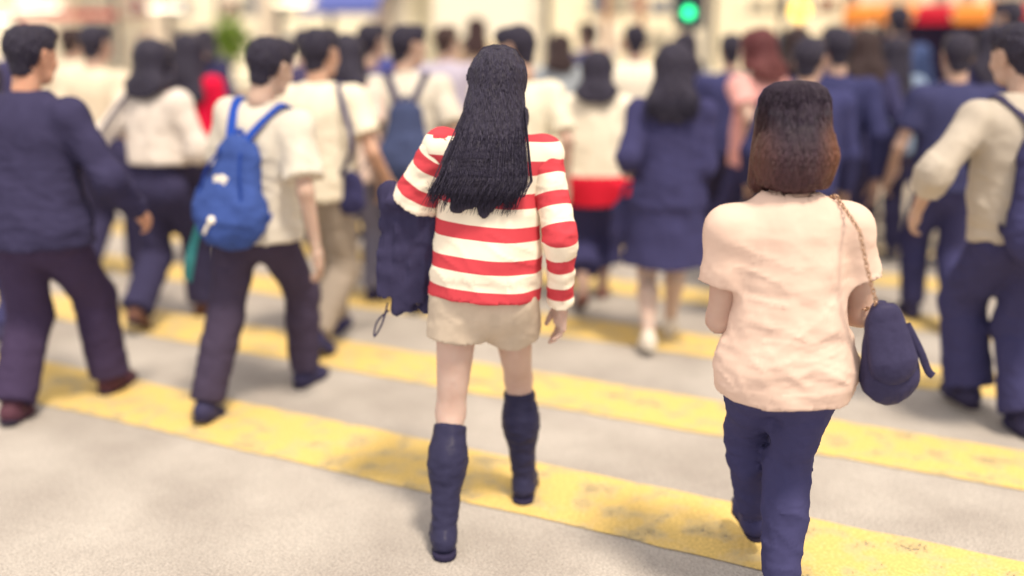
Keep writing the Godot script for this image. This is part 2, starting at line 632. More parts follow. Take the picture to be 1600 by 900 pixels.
func skeleton(o: Dictionary) -> Dictionary:
	var J := {}
	var H: float = o.get("H", 1.65)
	var fem: bool = o.get("fem", false)
	var sc := H / 1.65
	var g: float = o.get("girth", 1.0)
	var stride: float = o.get("stride", 0.5)      # >0: left foot forward
	var half := 0.27 * absf(stride) * sc
	var hip := Vector3(o.get("shift", 0.0), 0.52 * H - 0.035 * absf(stride) * sc, o.get("back", 0.0))
	var lean: float = o.get("lean", 0.05)
	var tilt: float = o.get("tilt", 0.0)
	var u := Vector3(sin(tilt), cos(lean), -sin(lean)).normalized()
	var fw := (Vector3(0, 0, -1) - u * u.dot(Vector3(0, 0, -1))).normalized()
	var rt := fw.cross(u).normalized()
	var tw: float = o.get("twist", stride * 0.18)
	var sr := rt.rotated(u, tw)
	var shw := (0.1 if fem else 0.113) * H * (0.6 + 0.4 * g)
	J.merge({"H": H, "sc": sc, "g": g, "fem": fem, "u": u, "fw": fw, "rt": rt, "sr": sr, "sfw": fw.rotated(u, tw), "hip": hip, "waist": hip + u * 0.1 * H, "chest": hip + u * 0.215 * H, "neck": hip + u * 0.308 * H})
	for s in [-1, 1]:
		var nm := "l" if s < 0 else "r"
		var sh: Vector3 = hip + u * 0.292 * H + sr * shw * s
		sh -= u * o.get("droop", 0.0) * H
		J["sh" + nm] = sh
		var phase := (1.0 if s > 0 else -1.0) * signf(stride)     # >0: this leg is behind, this arm forward
		var dh: Vector3 = o.get("hand_" + nm, Vector3(0.075 * s, -0.5, -0.02 - 0.13 * phase * absf(stride) * 1.4)) * sc
		var arm := two_bone(sh, sh + dh, 0.172 * H, 0.155 * H, o.get("pole_" + nm, Vector3(0.45 * s, -0.1, 1.0)))
		J["el" + nm] = arm[0]
		J["wr" + nm] = arm[1]
		var hj: Vector3 = hip + rt * s * 0.052 * H - u * 0.012 * H
		J["hj" + nm] = hj
		var ft: Array = o.get("foot_" + nm, [])
		var an: Vector3
		var pitch := 0.0
		if ft.size():
			an = Vector3(ft[0], 0.075 * sc + ft[1], ft[2])
			pitch = ft[3]
		elif phase > 0:
			an = Vector3(0.07 * s * sc, 0.075 * sc + 0.07 * absf(stride), half * 1.05)
			pitch = 0.55 * absf(stride)
		else:
			an = Vector3(0.07 * s * sc, 0.075 * sc, -half)
			pitch = -0.1 * absf(stride)
		var leg := two_bone(hj, an, 0.242 * H, 0.242 * H, Vector3(0.06 * s, 0, -1))
		J["kn" + nm] = leg[0]
		J["an" + nm] = leg[1]
		var toe: float = o.get("toe_out", 0.12)
		var ff := Vector3(sin(toe) * s, 0, -cos(toe))
		var side := ff.cross(Vector3.UP)
		J["ff" + nm] = ff.rotated(side, -pitch)
		J["fu" + nm] = Vector3.UP.rotated(side, -pitch)
	var hs: float = 1.0 * lerpf(1.0, sc, 0.75) * o.get("head", 1.0)
	var hb := Basis(rt, u, -fw) * Basis(Vector3.UP, o.get("look", 0.0)) * Basis(Vector3.RIGHT, -o.get("nod", 0.0) + lean * 0.8) * Basis(Vector3.BACK, o.get("roll", 0.0))
	var hc: Vector3 = J.neck + u * (0.192 * H - 0.113 * hs) * 1.0 + fw * 0.02 * sc
	hc -= u * o.get("drop", 0.0)
	J.T = Transform3D(hb.scaled_local(Vector3.ONE * hs), hc)
	J.hs = hs
	return J

func cells(o: Dictionary) -> Array:       # [cloth, body, fine]
	return [[0.0095, 0.013, 0.007], [0.012, 0.016, 0.009], [0.016, 0.02, 0.012], [0.021, 0.026, 0.016]][o.get("lod", 2)]

func build_body(o: Dictionary, J: Dictionary, root: Node3D) -> void:
	var c: float = cells(o)[1]
	var sc: float = J.sc
	var g: float = lerpf(1.0, J.g, 0.8) * sc
	var f := Field.new(c)
	var H: float = J.H
	var fw: Vector3 = J.fw
	f.cap(J.hip - J.rt * 0.055 * g + J.u * 0.02, J.hip + J.rt * 0.055 * g + J.u * 0.02, 0.086 * g, 0.086 * g, 0.05, 0.85, fw)
	f.cap(J.hip, J.waist, 0.108 * g, 0.1 * g, 0.05, 0.72, fw)
	f.cap(J.waist, J.chest, 0.11 * g, 0.135 * g, 0.05, 0.7, fw)
	f.cap(J.chest, J.neck - J.u * 0.05 * sc, 0.13 * g, 0.07 * g, 0.05, 0.7, fw)
	f.cap(J.neck - J.u * 0.04, J.T * Vector3(0, -0.06, 0.022), 0.054 * sc, 0.05 * sc, 0.04)
	for n in ["l", "r"]:
		f.cap(J.neck - J.u * 0.045 * sc, J["sh" + n], 0.05 * sc, 0.046 * sc, 0.05)
		f.cap(J["sh" + n], J["el" + n], 0.046 * g, 0.035 * g, 0.03)
		f.cap(J["el" + n], J["wr" + n], 0.037 * g, 0.023 * g, 0.02)
		var lg: float = g * o.get("leg", 1.0)
		f.cap(J["hj" + n], J["kn" + n], 0.083 * lg, 0.051 * lg, 0.04)
		var mid: Vector3 = (J["kn" + n] as Vector3).lerp(J["an" + n], 0.33)
		f.cap(J["kn" + n], mid + Vector3(0, 0, 0.012), 0.048 * lg, 0.052 * lg, 0.03)
		f.cap(mid + Vector3(0, 0, 0.012), J["an" + n], 0.052 * lg, 0.033 * sc, 0.03)
		f.ball(J["kn" + n] + Vector3(0, 0.0, -0.014), 0.042 * lg, 0.025)
		var a: Vector3 = J["an" + n]
		f.cap(a - J["fu" + n] * 0.035 - J["ff" + n] * 0.02, a + J["ff" + n] * 0.13 - J["fu" + n] * 0.045, 0.032 * sc, 0.024 * sc, 0.03)
	var near: bool = o.get("lod", 2) <= 1
	var adds: Array = [[TPL.head0 if near else TPL.head1, J.T]]
	for n in ["l", "r"]:
		var w: Vector3 = J["wr" + n]
		var d: Vector3 = (w - J["el" + n]).normalized()
		var s := -1.0 if n == "l" else 1.0
		var palm: Vector3 = o.get("palm_" + n, Vector3(-s, 0, 0.25))    # where the palm looks
		var x := -(palm - d * palm.dot(d)).normalized()
		var z := x.cross(-d)
		var b := Basis(x, -d, z)
		if n == "l": b = Basis(x, -d, -z)       # mirrored
		var hs := sc * (0.93 if J.fem else 1.0)
		var grip: bool = o.get("grip_" + n, false)
		var key := ("grip" if grip else "hand") + ("0" if near else "1")
		adds.append([TPL[key], Transform3D(b.scaled_local(Vector3.ONE * hs), w)])
	job(f, root, "body", M.skin, {"color": o.get("skin", Color(0.52, 0.38, 0.33)), "add": adds})

func build_shoes(o: Dictionary, J: Dictionary, root: Node3D) -> void:
	var c: float = cells(o)[2]
	var sc: float = J.sc * (0.93 if J.fem else 1.0)
	var col: Color = o.get("shoe", Color(0.2, 0.2, 0.36))
	var m := cloth(col, Vector3(5, 5, 5), 0.3, 0.55)
	for n in ["l", "r"]:
		var f := Field.new(c)
		var a: Vector3 = J["an" + n]
		var ff: Vector3 = J["ff" + n]
		var fu: Vector3 = J["fu" + n]
		f.cap(a - ff * 0.03 * sc - fu * 0.03 * sc, a + ff * 0.1 * sc - fu * 0.045 * sc, 0.039 * sc, 0.041 * sc, 0.03)
		f.cap(a + ff * 0.1 * sc - fu * 0.047 * sc, a + ff * 0.165 * sc - fu * 0.052 * sc, 0.041 * sc, 0.026 * sc, 0.03)
		if o.get("shoe_kind", "shoe") != "flat":
			f.cap(a - fu * 0.03, a + fu * 0.012 * sc, 0.045 * sc, 0.044 * sc, 0.03)
		if o.get("shoe_kind", "shoe") == "flat":
			f.sub(a + ff * 0.03 + fu * 0.02, a + ff * 0.08 - fu * 0.02, 0.045 * sc, 0.036 * sc, 0.01)
		f.plane(-fu, a - fu * 0.073 * sc)
		var sh := job(f, root, "shoe", m)
		if o.get("lod", 2) <= 2:
			var st := Field.new(c)
			st.cap(a - ff * 0.035 * sc - fu * 0.062 * sc, a + ff * 0.1 * sc - fu * 0.062 * sc, 0.04 * sc, 0.044 * sc, 0.02)
			st.cap(a + ff * 0.1 * sc - fu * 0.062 * sc, a + ff * 0.168 * sc - fu * 0.062 * sc, 0.044 * sc, 0.03 * sc, 0.02)
			st.plane(fu, a - fu * 0.058 * sc)
			st.plane(-fu, a - fu * 0.0745 * sc)
			job(st, sh, "sole", cloth(o.get("sole", Color(0.22, 0.2, 0.28)), Vector3(5, 5, 5), 0.2, 0.8))

func build_trousers(o: Dictionary, J: Dictionary, root: Node3D) -> void:
	var c: float = cells(o)[0] * 1.1
	var sc: float = J.sc
	var b: Dictionary = o.bottom
	var g: float = J.g * sc
	var fw: Vector3 = J.fw
	var f := Field.new(c)
	var kind: String = b.get("kind", "trousers")
	var wide: float = b.get("wide", 1.0)
	g *= b.get("slim", 1.0)
	f.cap(J.hip + J.u * 0.02 - J.rt * 0.05 * g, J.hip + J.u * 0.02 + J.rt * 0.05 * g, 0.112 * g, 0.112 * g, 0.05, 0.9, fw)
	f.cap(J.hip, J.waist - J.u * 0.02, 0.145 * g, 0.132 * g, 0.04, 0.78, fw, true)
	if kind == "skirt":
		var hem: float = b.get("hem", 0.3) * J.H
		var bot := Vector3(J.hip.x, hem, (J.knl.z + J.knr.z) * 0.3 + J.hip.z * 0.4)
		f.cap(J.hip, bot, 0.165 * g, b.get("flare", 0.19) * g, 0.05, 0.8, fw, true)
		for n in ["l", "r"]:
			var kn: Vector3 = J["kn" + n]
			f.cap(J["hj" + n], Vector3(kn.x, maxf(hem, kn.y), kn.z), 0.1 * g, 0.085 * g, 0.06, 1.0, fw, true)
		f.plane(Vector3.DOWN, Vector3(0, hem, 0))
	else:
		for n in ["l", "r"]:
			var hj: Vector3 = J["hj" + n]
			var kn: Vector3 = J["kn" + n]
			var an: Vector3 = J["an" + n]
			if kind == "shorts":
				var e := hj.lerp(kn, b.get("len", 0.4))
				f.cap(hj, e, 0.098 * g, b.get("hem_r", 0.1) * g, 0.035, 1.0, fw, true)
			else:
				f.cap(hj, kn, 0.098 * g, 0.07 * g * wide, 0.045)
				var e := kn.lerp(an, b.get("len", 0.96))
				var calf: Vector3 = kn.lerp(an, 0.33) + Vector3(0, 0, 0.012)
				f.cap(kn, calf, 0.066 * g, 0.064 * g, 0.03)
				f.cap(calf, kn.lerp(an, minf(0.8, b.get("len", 0.96))), 0.063 * g, 0.05 * g, 0.03)
				f.cap(kn, e, 0.068 * g * wide, b.get("hem_r", 0.062) * g * wide, 0.04, 1.0, fw, true)
	if o.get("lod", 2) <= 2:
		f.fold(Vector3(9, 12, 9), 0.008 * b.get("folds", 1.0), 77 + int(J.H * 1000))
		f.fold(Vector3(14, 24, 14), 0.003 * b.get("folds", 1.0), 78)
		f.ridge(Vector3(8, 13, 8), 0.005 * b.get("folds", 1.0), 79, 0.05, J.hip.y + 0.05, 0.5)
	var names := {"shorts": "shorts", "skirt": "skirt", "culottes": "culottes"}
	job(f, root, b.get("name", names.get(kind, "trousers")), b.mat if b.has("mat") else cloth(b.color))

func sleeve(f: Field, J: Dictionary, n: String, t: Dictionary) -> void:
	var g: float = lerpf(1.0, J.g, 0.4) * J.sc
	var sh: Vector3 = J["sh" + n]
	var el: Vector3 = J["el" + n]
	var wr: Vector3 = J["wr" + n]
	var kind: String = t.get("sleeve_" + n, t.get("sleeve", "short"))
	var l: float = t.get("loose", 1.0)
	if kind == "short":
		var q: float = t.get("sleeve_len", 0.66)
		f.cap(sh, sh.lerp(el, q), 0.06 * g * l, t.get("cuff", 0.064) * g * l, 0.035, 1.0, J.fw, true)
	elif kind == "long":
		f.cap(sh, el, 0.06 * g * l, 0.052 * g * l, 0.035)
		f.cap(el, el.lerp(wr, 0.97), 0.052 * g * l, 0.044 * g * l, 0.03, 1.0, J.fw, true)
	elif kind == "elbow":
		f.cap(sh, el, 0.06 * g * l, 0.056 * g * l, 0.035)
		f.cap(el, el.lerp(wr, 0.35), 0.054 * g * l, 0.056 * g * l, 0.03, 1.0, J.fw, true)

func torso(f: Field, J: Dictionary, t: Dictionary) -> void:
	var sc: float = J.sc
	var g: float = J.g * sc
	var fw: Vector3 = J.fw
	var u: Vector3 = J.u
	var l: float = t.get("loose", 1.0)
	var hem: float = t.get("hem", 0.5) * J.H
	var low: Vector3 = J.hip + u * (hem - J.hip.y)
	if hem < J.hip.y - 0.1: low = Vector3(J.hip.x, hem, J.hip.z)
	var rw: float = t.get("waist_r", 0.15 if not J.fem else 0.138) * g * l
	var rc: float = t.get("chest_r", 0.168 if not J.fem else 0.15) * g * l
	var rh: float = t.get("hem_r", 0.168) * g * l
	var depth: float = t.get("depth", 0.7)
	f.cap(J.chest + u * 0.03 * sc, J.waist, rc, rw, 0.05, depth, J.sfw, true)
	f.cap(J.chest.lerp(J.waist, 0.6), J.waist.lerp(low, 0.5), rw, lerpf(rw, rh, 0.7), 0.05, depth + 0.06, fw, true)
	f.cap(J.waist.lerp(low, 0.2), low, lerpf(rw, rh, 0.5), rh, 0.04, depth + 0.08, fw, true)
	if t.get("hemmed", false): f.cap(low + u * 0.022, low, rh * 1.012 + 0.002, rh * 1.012 + 0.002, 0.004, depth + 0.08, fw, true, true)
	if hem < J.hip.y - 0.03 * sc and not t.has("skirt"):      # a long top lies over the hips and thighs
		f.cap(J.hip - J.rt * 0.055 * g, J.hip + J.rt * 0.055 * g, rh * 0.8, rh * 0.8, 0.05, 0.9, fw)
		for n in ["l", "r"]:
			var hj: Vector3 = J["hj" + n]
			f.cap(hj, hj.lerp(J["kn" + n], 0.5), 0.097 * g, 0.095 * g, 0.06)
		f.plane(Vector3.DOWN, Vector3(0, hem, 0))
	f.cap(J.chest, J.neck - u * 0.03 * sc, rc * 0.8, 0.068 * sc, 0.05, 0.72, J.sfw)
	for n in ["l", "r"]:
		f.cap(J.neck - u * 0.04 * sc, J["sh" + n] + u * 0.002, 0.052 * sc, 0.054 * sc * l, 0.05)
		f.cap((J["sh" + n] as Vector3).lerp(J.chest, 0.35) , J["sh" + n], 0.068 * lerpf(J.sc, g, 0.3), 0.055 * lerpf(J.sc, g, 0.3) * l, 0.05)

func build_top(o: Dictionary, J: Dictionary, root: Node3D) -> void:
	var t: Dictionary = o.top
	var f := Field.new(cells(o)[0])
	torso(f, J, t)
	for n in ["l", "r"]: sleeve(f, J, n, t)
	if t.has("skirt"):                     # a dress falls on to its hem
		var hem: float = t.skirt * J.H
		var bot := Vector3(J.hip.x, hem, J.hip.z)
		f.cap(J.hip + J.u * 0.05, bot, 0.155 * J.g * J.sc, t.get("flare", 0.2) * J.g * J.sc, 0.06, 0.82, J.fw, true)
		for n in ["l", "r"]:
			var kn: Vector3 = J["kn" + n]
			f.cap(J["hj" + n], Vector3(kn.x, maxf(hem, kn.y + 0.02), kn.z), 0.1 * J.sc, 0.085 * J.sc, 0.07, 1.0, J.fw, true)
		f.plane(Vector3.DOWN, Vector3(0, hem, 0))
	if o.get("lod", 2) <= 2:
		var fa: float = t.get("folds", 1.0)
		f.fold(Vector3(7, 6, 7), 0.016 * fa, int(J.H * 999) + 3)
		f.ridge(Vector3(5, 8, 5), 0.006 * fa, int(J.H * 999) + 5, J.hip.y - 0.1, J.neck.y - 0.08, 0.5)
		f.fold(Vector3(9, 24, 9), 0.005 * fa, int(J.H * 999) + 4, J.hip.y - 0.15, J.chest.y)
	if t.get("ridges", false):
		f.ridge(Vector3(5, 15, 5), 0.0035, 91, J.hip.y - 0.13, J.waist.y + 0.04, 0.35)
		f.ridge(Vector3(4, 7, 4), 0.003, 92, J.hip.y - 0.05, J.chest.y + 0.02, -0.6)
	f.sub(J.neck + J.u * 0.012 * J.sc + J.fw * 0.01, J.neck + J.u * 0.1, t.get("neck_r", 0.062) * J.sc, 0.07 * J.sc, 0.01)
	if t.get("collar", false):
		f.cap(J.neck - J.u * 0.045 * J.sc, J.neck + J.u * 0.068 * J.sc, 0.082 * J.sc, 0.069 * J.sc, 0.006, 1.0, J.fw, true)
	var ex := {}
	if t.get("banded", false):
		var h0: float = t.hem * J.H
		ex.uv = func(v: Vector3) -> Vector2: return Vector2(0.5, clampf(1.0 - (v.y - h0) / 0.6, 0.02, 0.98))
	job(f, root, t.get("name", "shirt"), t.mat if t.has("mat") else cloth(t.color), ex)

func hair_paint(J: Dictionary, h: Dictionary) -> Callable:
	var top: Color = h.color
	var low: Color = h.get("tips", top)
	var y0: float = (J.T * Vector3(0, 0.06, 0)).y
	var span: float = h.get("span", 0.25)
	var tint: Color = h.get("side", low)
	var cx: float = J.T.origin.x
	return func(v: Vector3) -> Color:
		var c := top.lerp(low, smoothstep(0.0, 1.0, (y0 - v.y) / span))
		return c.lerp(tint, 0.75 * smoothstep(0.02, 0.1, (v.x - cx) if v.x > cx else (cx - v.x) * 0.6) * smoothstep(0.0, 0.35, (y0 - v.y) / span) * smoothstep(1.25, 0.6, (y0 - v.y) / span)) if h.has("side") else c

func build_hair(o: Dictionary, J: Dictionary, root: Node3D) -> void:
	var h: Dictionary = o.get("hair", {"style": "short", "color": Color(0.045, 0.043, 0.09)})
	var T: Transform3D = J.T
	var hs: float = J.hs
	var m := hair_mat(h.color)
	var near: bool = o.get("lod", 2) <= 1
	var style: String = h.get("style", "short")
	if style == "short":
		var tpl: Dictionary = TPL.short0 if near else TPL.short1
		var col := PackedColorArray()
		col.resize(tpl.v.size())
		col.fill(h.color)
		var nb := Transform3D(T.basis.orthonormalized(), Vector3.ZERO)
		part(root, "hair", arrays_mesh(T * (tpl.v as PackedVector3Array), nb * (tpl.n as PackedVector3Array), tpl.i, PackedVector2Array(), col), m)
		return
	var f := Field.new(0.0065 if near else (0.01 if o.get("lod", 2) == 2 else 0.013))
	var sl: float = h.get("slim", 1.0)
	f.cap(T * Vector3(0, 0.047, 0.028), T * Vector3(0, 0.048, -0.034), 0.087 * hs * sl, 0.081 * hs * sl, 0.03)
	var strands: Array = []
	var fw: Vector3 = J.sfw
	if style == "bob":
		var ln: float = h.get("len", 0.1)
		var wb: float = h.get("wide", 0.1) * hs
		f.cap(T * Vector3(0, 0.03, 0.03), T * Vector3(0, -0.075, 0.042), 0.088 * hs, wb, 0.03, 0.92, fw)
		f.cap(T * Vector3(0, -0.075, 0.042), T * Vector3(0, -ln, 0.035), wb, wb * 0.86, 0.03, 0.9, fw, true)
		for s in [-1.0, 1.0]:
			f.cap(T * Vector3(s * 0.062, 0.03, -0.03), T * Vector3(s * 0.078, -ln - 0.006, -0.03), 0.036 * hs, 0.032 * hs, 0.03)
		for k in (520 if near else 0):
			var a := rng.randf_range(-2.2, 2.2)
			var path := PackedVector3Array()
			var e := rng.randf_range(0.002, 0.009)
			for q in 7:
				var t := q / 6.0
				var r := lerpf(0.03, 0.095 + e, sin(minf(t * 1.7, 1.0) * PI / 2)) + (0.006 * t * rng.randf_range(0.4, 1.4) if q > 3 else 0.0)
				if q == 6: r -= 0.01
				var y := 0.134 - (0.05 * pow(t * 2, 2) if t < 0.5 else 0.05 + (t - 0.5) * 2.0 * (ln + 0.085 + rng.randf_range(-0.012, 0.016)))
				path.append(T * Vector3(sin(a) * r * 0.97, y, 0.012 + cos(a) * r * 1.02))
			strands.append(path)
	else:
		var ln: float = h.get("len", 0.3)
		var wd: float = h.get("wide", 1.0)
		var dx: float = h.get("drift", 0.0)
		f.cap(T * Vector3(0, 0.02, 0.035), T * Vector3(0, -0.09, 0.062), 0.087 * hs * sl, 0.08 * hs * wd * sl, 0.04, 0.85, fw)
		var p0: Vector3 = T * Vector3(0, -0.07, 0.07)
		var mid: Vector3 = J.chest + J.u * 0.05 - fw * 0.115 * J.g * J.sc + J.sr * dx * 0.5
		var low: Vector3 = p0 - J.u * ln - fw * 0.035 + J.sr * dx
		low -= fw * maxf(0.0, (low - (J.chest - fw * 0.125 * J.g * J.sc)).dot(fw))
		if ln < 0.2: mid = p0.lerp(low, 0.5)
		for k in 5:
			var s := (k - 2) * 0.04 * wd
			var e: float = [-0.05, 0.015, 0.0, 0.025, -0.03][k] * minf(1.0, ln * 3.0)
			f.cap(p0 + J.sr * s * 0.6 * sl, mid + J.sr * s * 1.1, 0.05, 0.043, 0.03, 0.75, fw)
			f.cap(mid + J.sr * s * 1.1, low + J.sr * s * 1.1 + J.u * -e, 0.043, 0.02, 0.03, 0.6, fw)
		for s in [-1.0, 1.0]:
			f.cap(T * Vector3(s * 0.06 * sl, 0.04, -0.03), T * Vector3(s * 0.074 * sl, -0.1, -0.015), 0.034 * hs, 0.03 * hs, 0.03)
			f.cap(T * Vector3(s * 0.076, -0.1, -0.015), p0.lerp(mid, 0.8) + J.sr * s * 0.11 * wd + fw * 0.03, 0.03, 0.024, 0.03)
		f.cap(T * Vector3(0, 0.03, 0.03), p0.lerp(mid, 0.35), 0.088 * hs * sl, 0.075 * hs * wd * sl, 0.05, 0.85, fw)
		for k in (700 if o.get("lod", 2) == 0 else (260 if near else 0)):
			var a := rng.randf_range(-1.9, 1.9)
			var path := PackedVector3Array()
			for q in 4:
				var t := q / 3.0
				var r := (lerpf(0.02, 0.098, sin(t * PI / 2)) + rng.randf_range(0.0, 0.004)) * lerpf(1.0, sl, 0.9)
				path.append(T * Vector3(sin(a) * r * 0.93, 0.136 - 0.1 * t * t, 0.005 + cos(a) * r * 1.02))
			var across := sin(a) * 0.122 * wd + rng.randf_range(-0.014, 0.014)
			var outw := 0.05 * maxf(0.0, cos(a) * 0.6 + 0.35)
			if k % 14 == 0:
				across *= 1.12
				outw += 0.012
			path.append(p0 + J.sr * across * 0.7 * sl - fw * (outw * 0.8))
			path.append(mid + J.sr * across - fw * outw)
			path.append(mid.lerp(low, 0.6) + J.sr * (across + rng.randf_range(-0.01, 0.01)) - fw * outw * 0.8)
			path.append(low + J.sr * (across * 1.0 + rng.randf_range(-0.012, 0.012)) - fw * outw * 0.4 - J.u * rng.randf_range(-0.07, 0.035))
			strands.append(path)
	f.fold(Vector3(38, 3.5, 38), 0.012, 31 + int(J.H * 100))
	if near: f.fold(Vector3(100, 5, 100), 0.004, 32)
	f.sub(T * Vector3(0, -0.015, -0.15), T * Vector3(0, -0.12, -0.12), 0.062 * hs, 0.075 * hs, 0.01)
	for cut in h.get("slits", []):
		f.sub(cut[0], cut[1], cut[2], cut[2], 0.006, 1.0)
	job(f, root, "hair", m, {"color": hair_paint(J, h), "tubes": strands, "strand": 0.0013})

var people := {}
func person(key: String, o: Dictionary) -> Dictionary:
	var at: Array = o.at
	var up := 0.122 if at[0] * sin(STREET) - at[1] * cos(STREET) > 8.35 else 0.0
	var root := thing("person", o.label, "person", Vector3(at[0], up, at[1]), o.get("yaw", 0.0), o.get("group", "people walking over the crossing"))
	var J := skeleton(o)
	J.root = root
	J.world = Transform3D(Basis(Vector3.UP, o.get("yaw", 0.0)), Vector3(at[0], up, at[1]))
	build_body(o, J, root)
	if o.has("top") and not o.top.get("custom", false): build_top(o, J, root)
	if o.has("bottom"): build_trousers(o, J, root)
	if not o.get("boots", false): build_shoes(o, J, root)
	build_hair(o, J, root)
	people[key] = J
	return J

# a thing that a person wears or carries: top-level, in the wearer's axes
func carried(called: String, label: String, category: String, J: Dictionary, group := "") -> Node3D:
	var o := thing(called, label, category, Vector3.ZERO, 0.0, group)
	o.transform = J.world
	return o

func backpack(label: String, J: Dictionary, m: Material, strap_m: Material, tall: float, wide: float, drop: float, lod: int, thick := 0.17) -> Dictionary:
	var root := carried("backpack", label, "backpack", J, "backpacks worn in the crowd")
	var u: Vector3 = J.u
	var b: Vector3 = -J.sfw
	var r: Vector3 = J.sr
	var top: Vector3 = J.neck - u * (0.05 + drop) + b * 0.145 * J.sc * J.g
	var bot: Vector3 = top - u * tall + b * 0.035
	var f := Field.new([0.008, 0.01, 0.014, 0.018][lod])
	f.cap(top - u * 0.1 * wide / 0.3, bot + u * 0.12, wide * 0.36, wide * 0.5, 0.04, thick / wide, b)
	f.cap(bot + u * 0.13 - r * wide * 0.2, bot + u * 0.13 + r * wide * 0.2, 0.125, 0.125, 0.05, 0.75, b)
	f.cap(bot + u * (tall * 0.42) + b * thick * 0.3, bot + u * 0.1 + b * thick * 0.38, wide * 0.26, wide * 0.37, 0.02, 0.5, b)
	f.fold(Vector3(9, 14, 9), 0.014, 300 + lod)
	f.fold(Vector3(24, 30, 24), 0.006, 301)
	job(f, root, "bag_body", m)
	for s in [-1.0, 1.0]:
		var sh: Vector3 = J["shr" if s > 0 else "shl"]
		var over: Vector3 = sh.lerp(J.neck, 0.42) + u * 0.062 * J.sc
		part(root, "shoulder_strap", band([top - u * 0.07 + r * s * 0.03 + b * 0.01, top + r * s * 0.05 + u * 0.005, over + b * 0.05, over - b * 0.03, sh.lerp(J.chest, 0.4) + J.sfw * 0.15, J.waist + r * s * 0.15 + J.sfw * 0.09, bot + u * 0.1 + r * s * wide * 0.46],
			[b, (b + u).normalized(), u, u, -b, (r * s - b).normalized(), r * s], 0.04, 0.012), strap_m)
	part(root, "grab_loop", band([top - u * 0.02 - r * 0.03, top + u * 0.02 - r * 0.012, top + u * 0.02 + r * 0.012, top - u * 0.02 + r * 0.03], [b, b, b, b], 0.018, 0.006), strap_m)
	return {"root": root, "top": top, "bot": bot, "u": u, "b": b, "r": r}

# ------------------------------------------------------------------ the scene
func _ready() -> void:
	rng.seed = 20
	# camera
	var cam := Camera3D.new()
	cam.name = "camera"
	cam.position = Vector3(0, 1.68, 0)
	cam.rotation.x = deg_to_rad(-14.77)
	var lens := CameraAttributesPhysical.new()
	lens.frustum_focal_length = FOCAL
	lens.frustum_focus_distance = 2.9
	lens.exposure_aperture = FSTOP
	lens.frustum_far = 400.0
	lens.frustum_near = 0.05
	cam.attributes = lens
	cam.far = 400.0
	add_child(cam)
	cam.current = true
	# sky, sun, exposure
	var we := WorldEnvironment.new()
	we.name = "environment"
	var env := Environment.new()
	env.background_mode = Environment.BG_SKY
	var sm := ProceduralSkyMaterial.new()
	sm.sky_top_color = Color(0.965, 0.93, 0.89)
	sm.sky_horizon_color = Color(1.0, 0.945, 0.855)
	sm.ground_bottom_color = Color(0.55, 0.5, 0.44)
	sm.ground_horizon_color = Color(0.8, 0.74, 0.66)
	sm.sky_curve = 0.15
	sm.energy_multiplier = 0.86
	var sky := Sky.new()
	sky.sky_material = sm
	env.sky = sky
	env.tonemap_mode = Environment.TONE_MAPPER_LINEAR
	env.tonemap_exposure = 1.52
	env.sdfgi_enabled = true
	env.ssao_enabled = true
	env.ssil_enabled = true
	we.environment = env
	add_child(we)
	var sun := DirectionalLight3D.new()
	sun.name = "sun"
	sun.light_energy = 0.85
	sun.light_color = Color(1.0, 0.93, 0.82)
	sun.light_angular_distance = 10.0
	sun.shadow_enabled = true
	sun.rotation = Vector3(deg_to_rad(-66), deg_to_rad(32), 0)
	add_child(sun)
	make_materials()
	make_setting()
	make_street_things()
	make_templates()
	make_people()
	run_jobs()

const FOCAL := 41.44
const FSTOP := 0.6

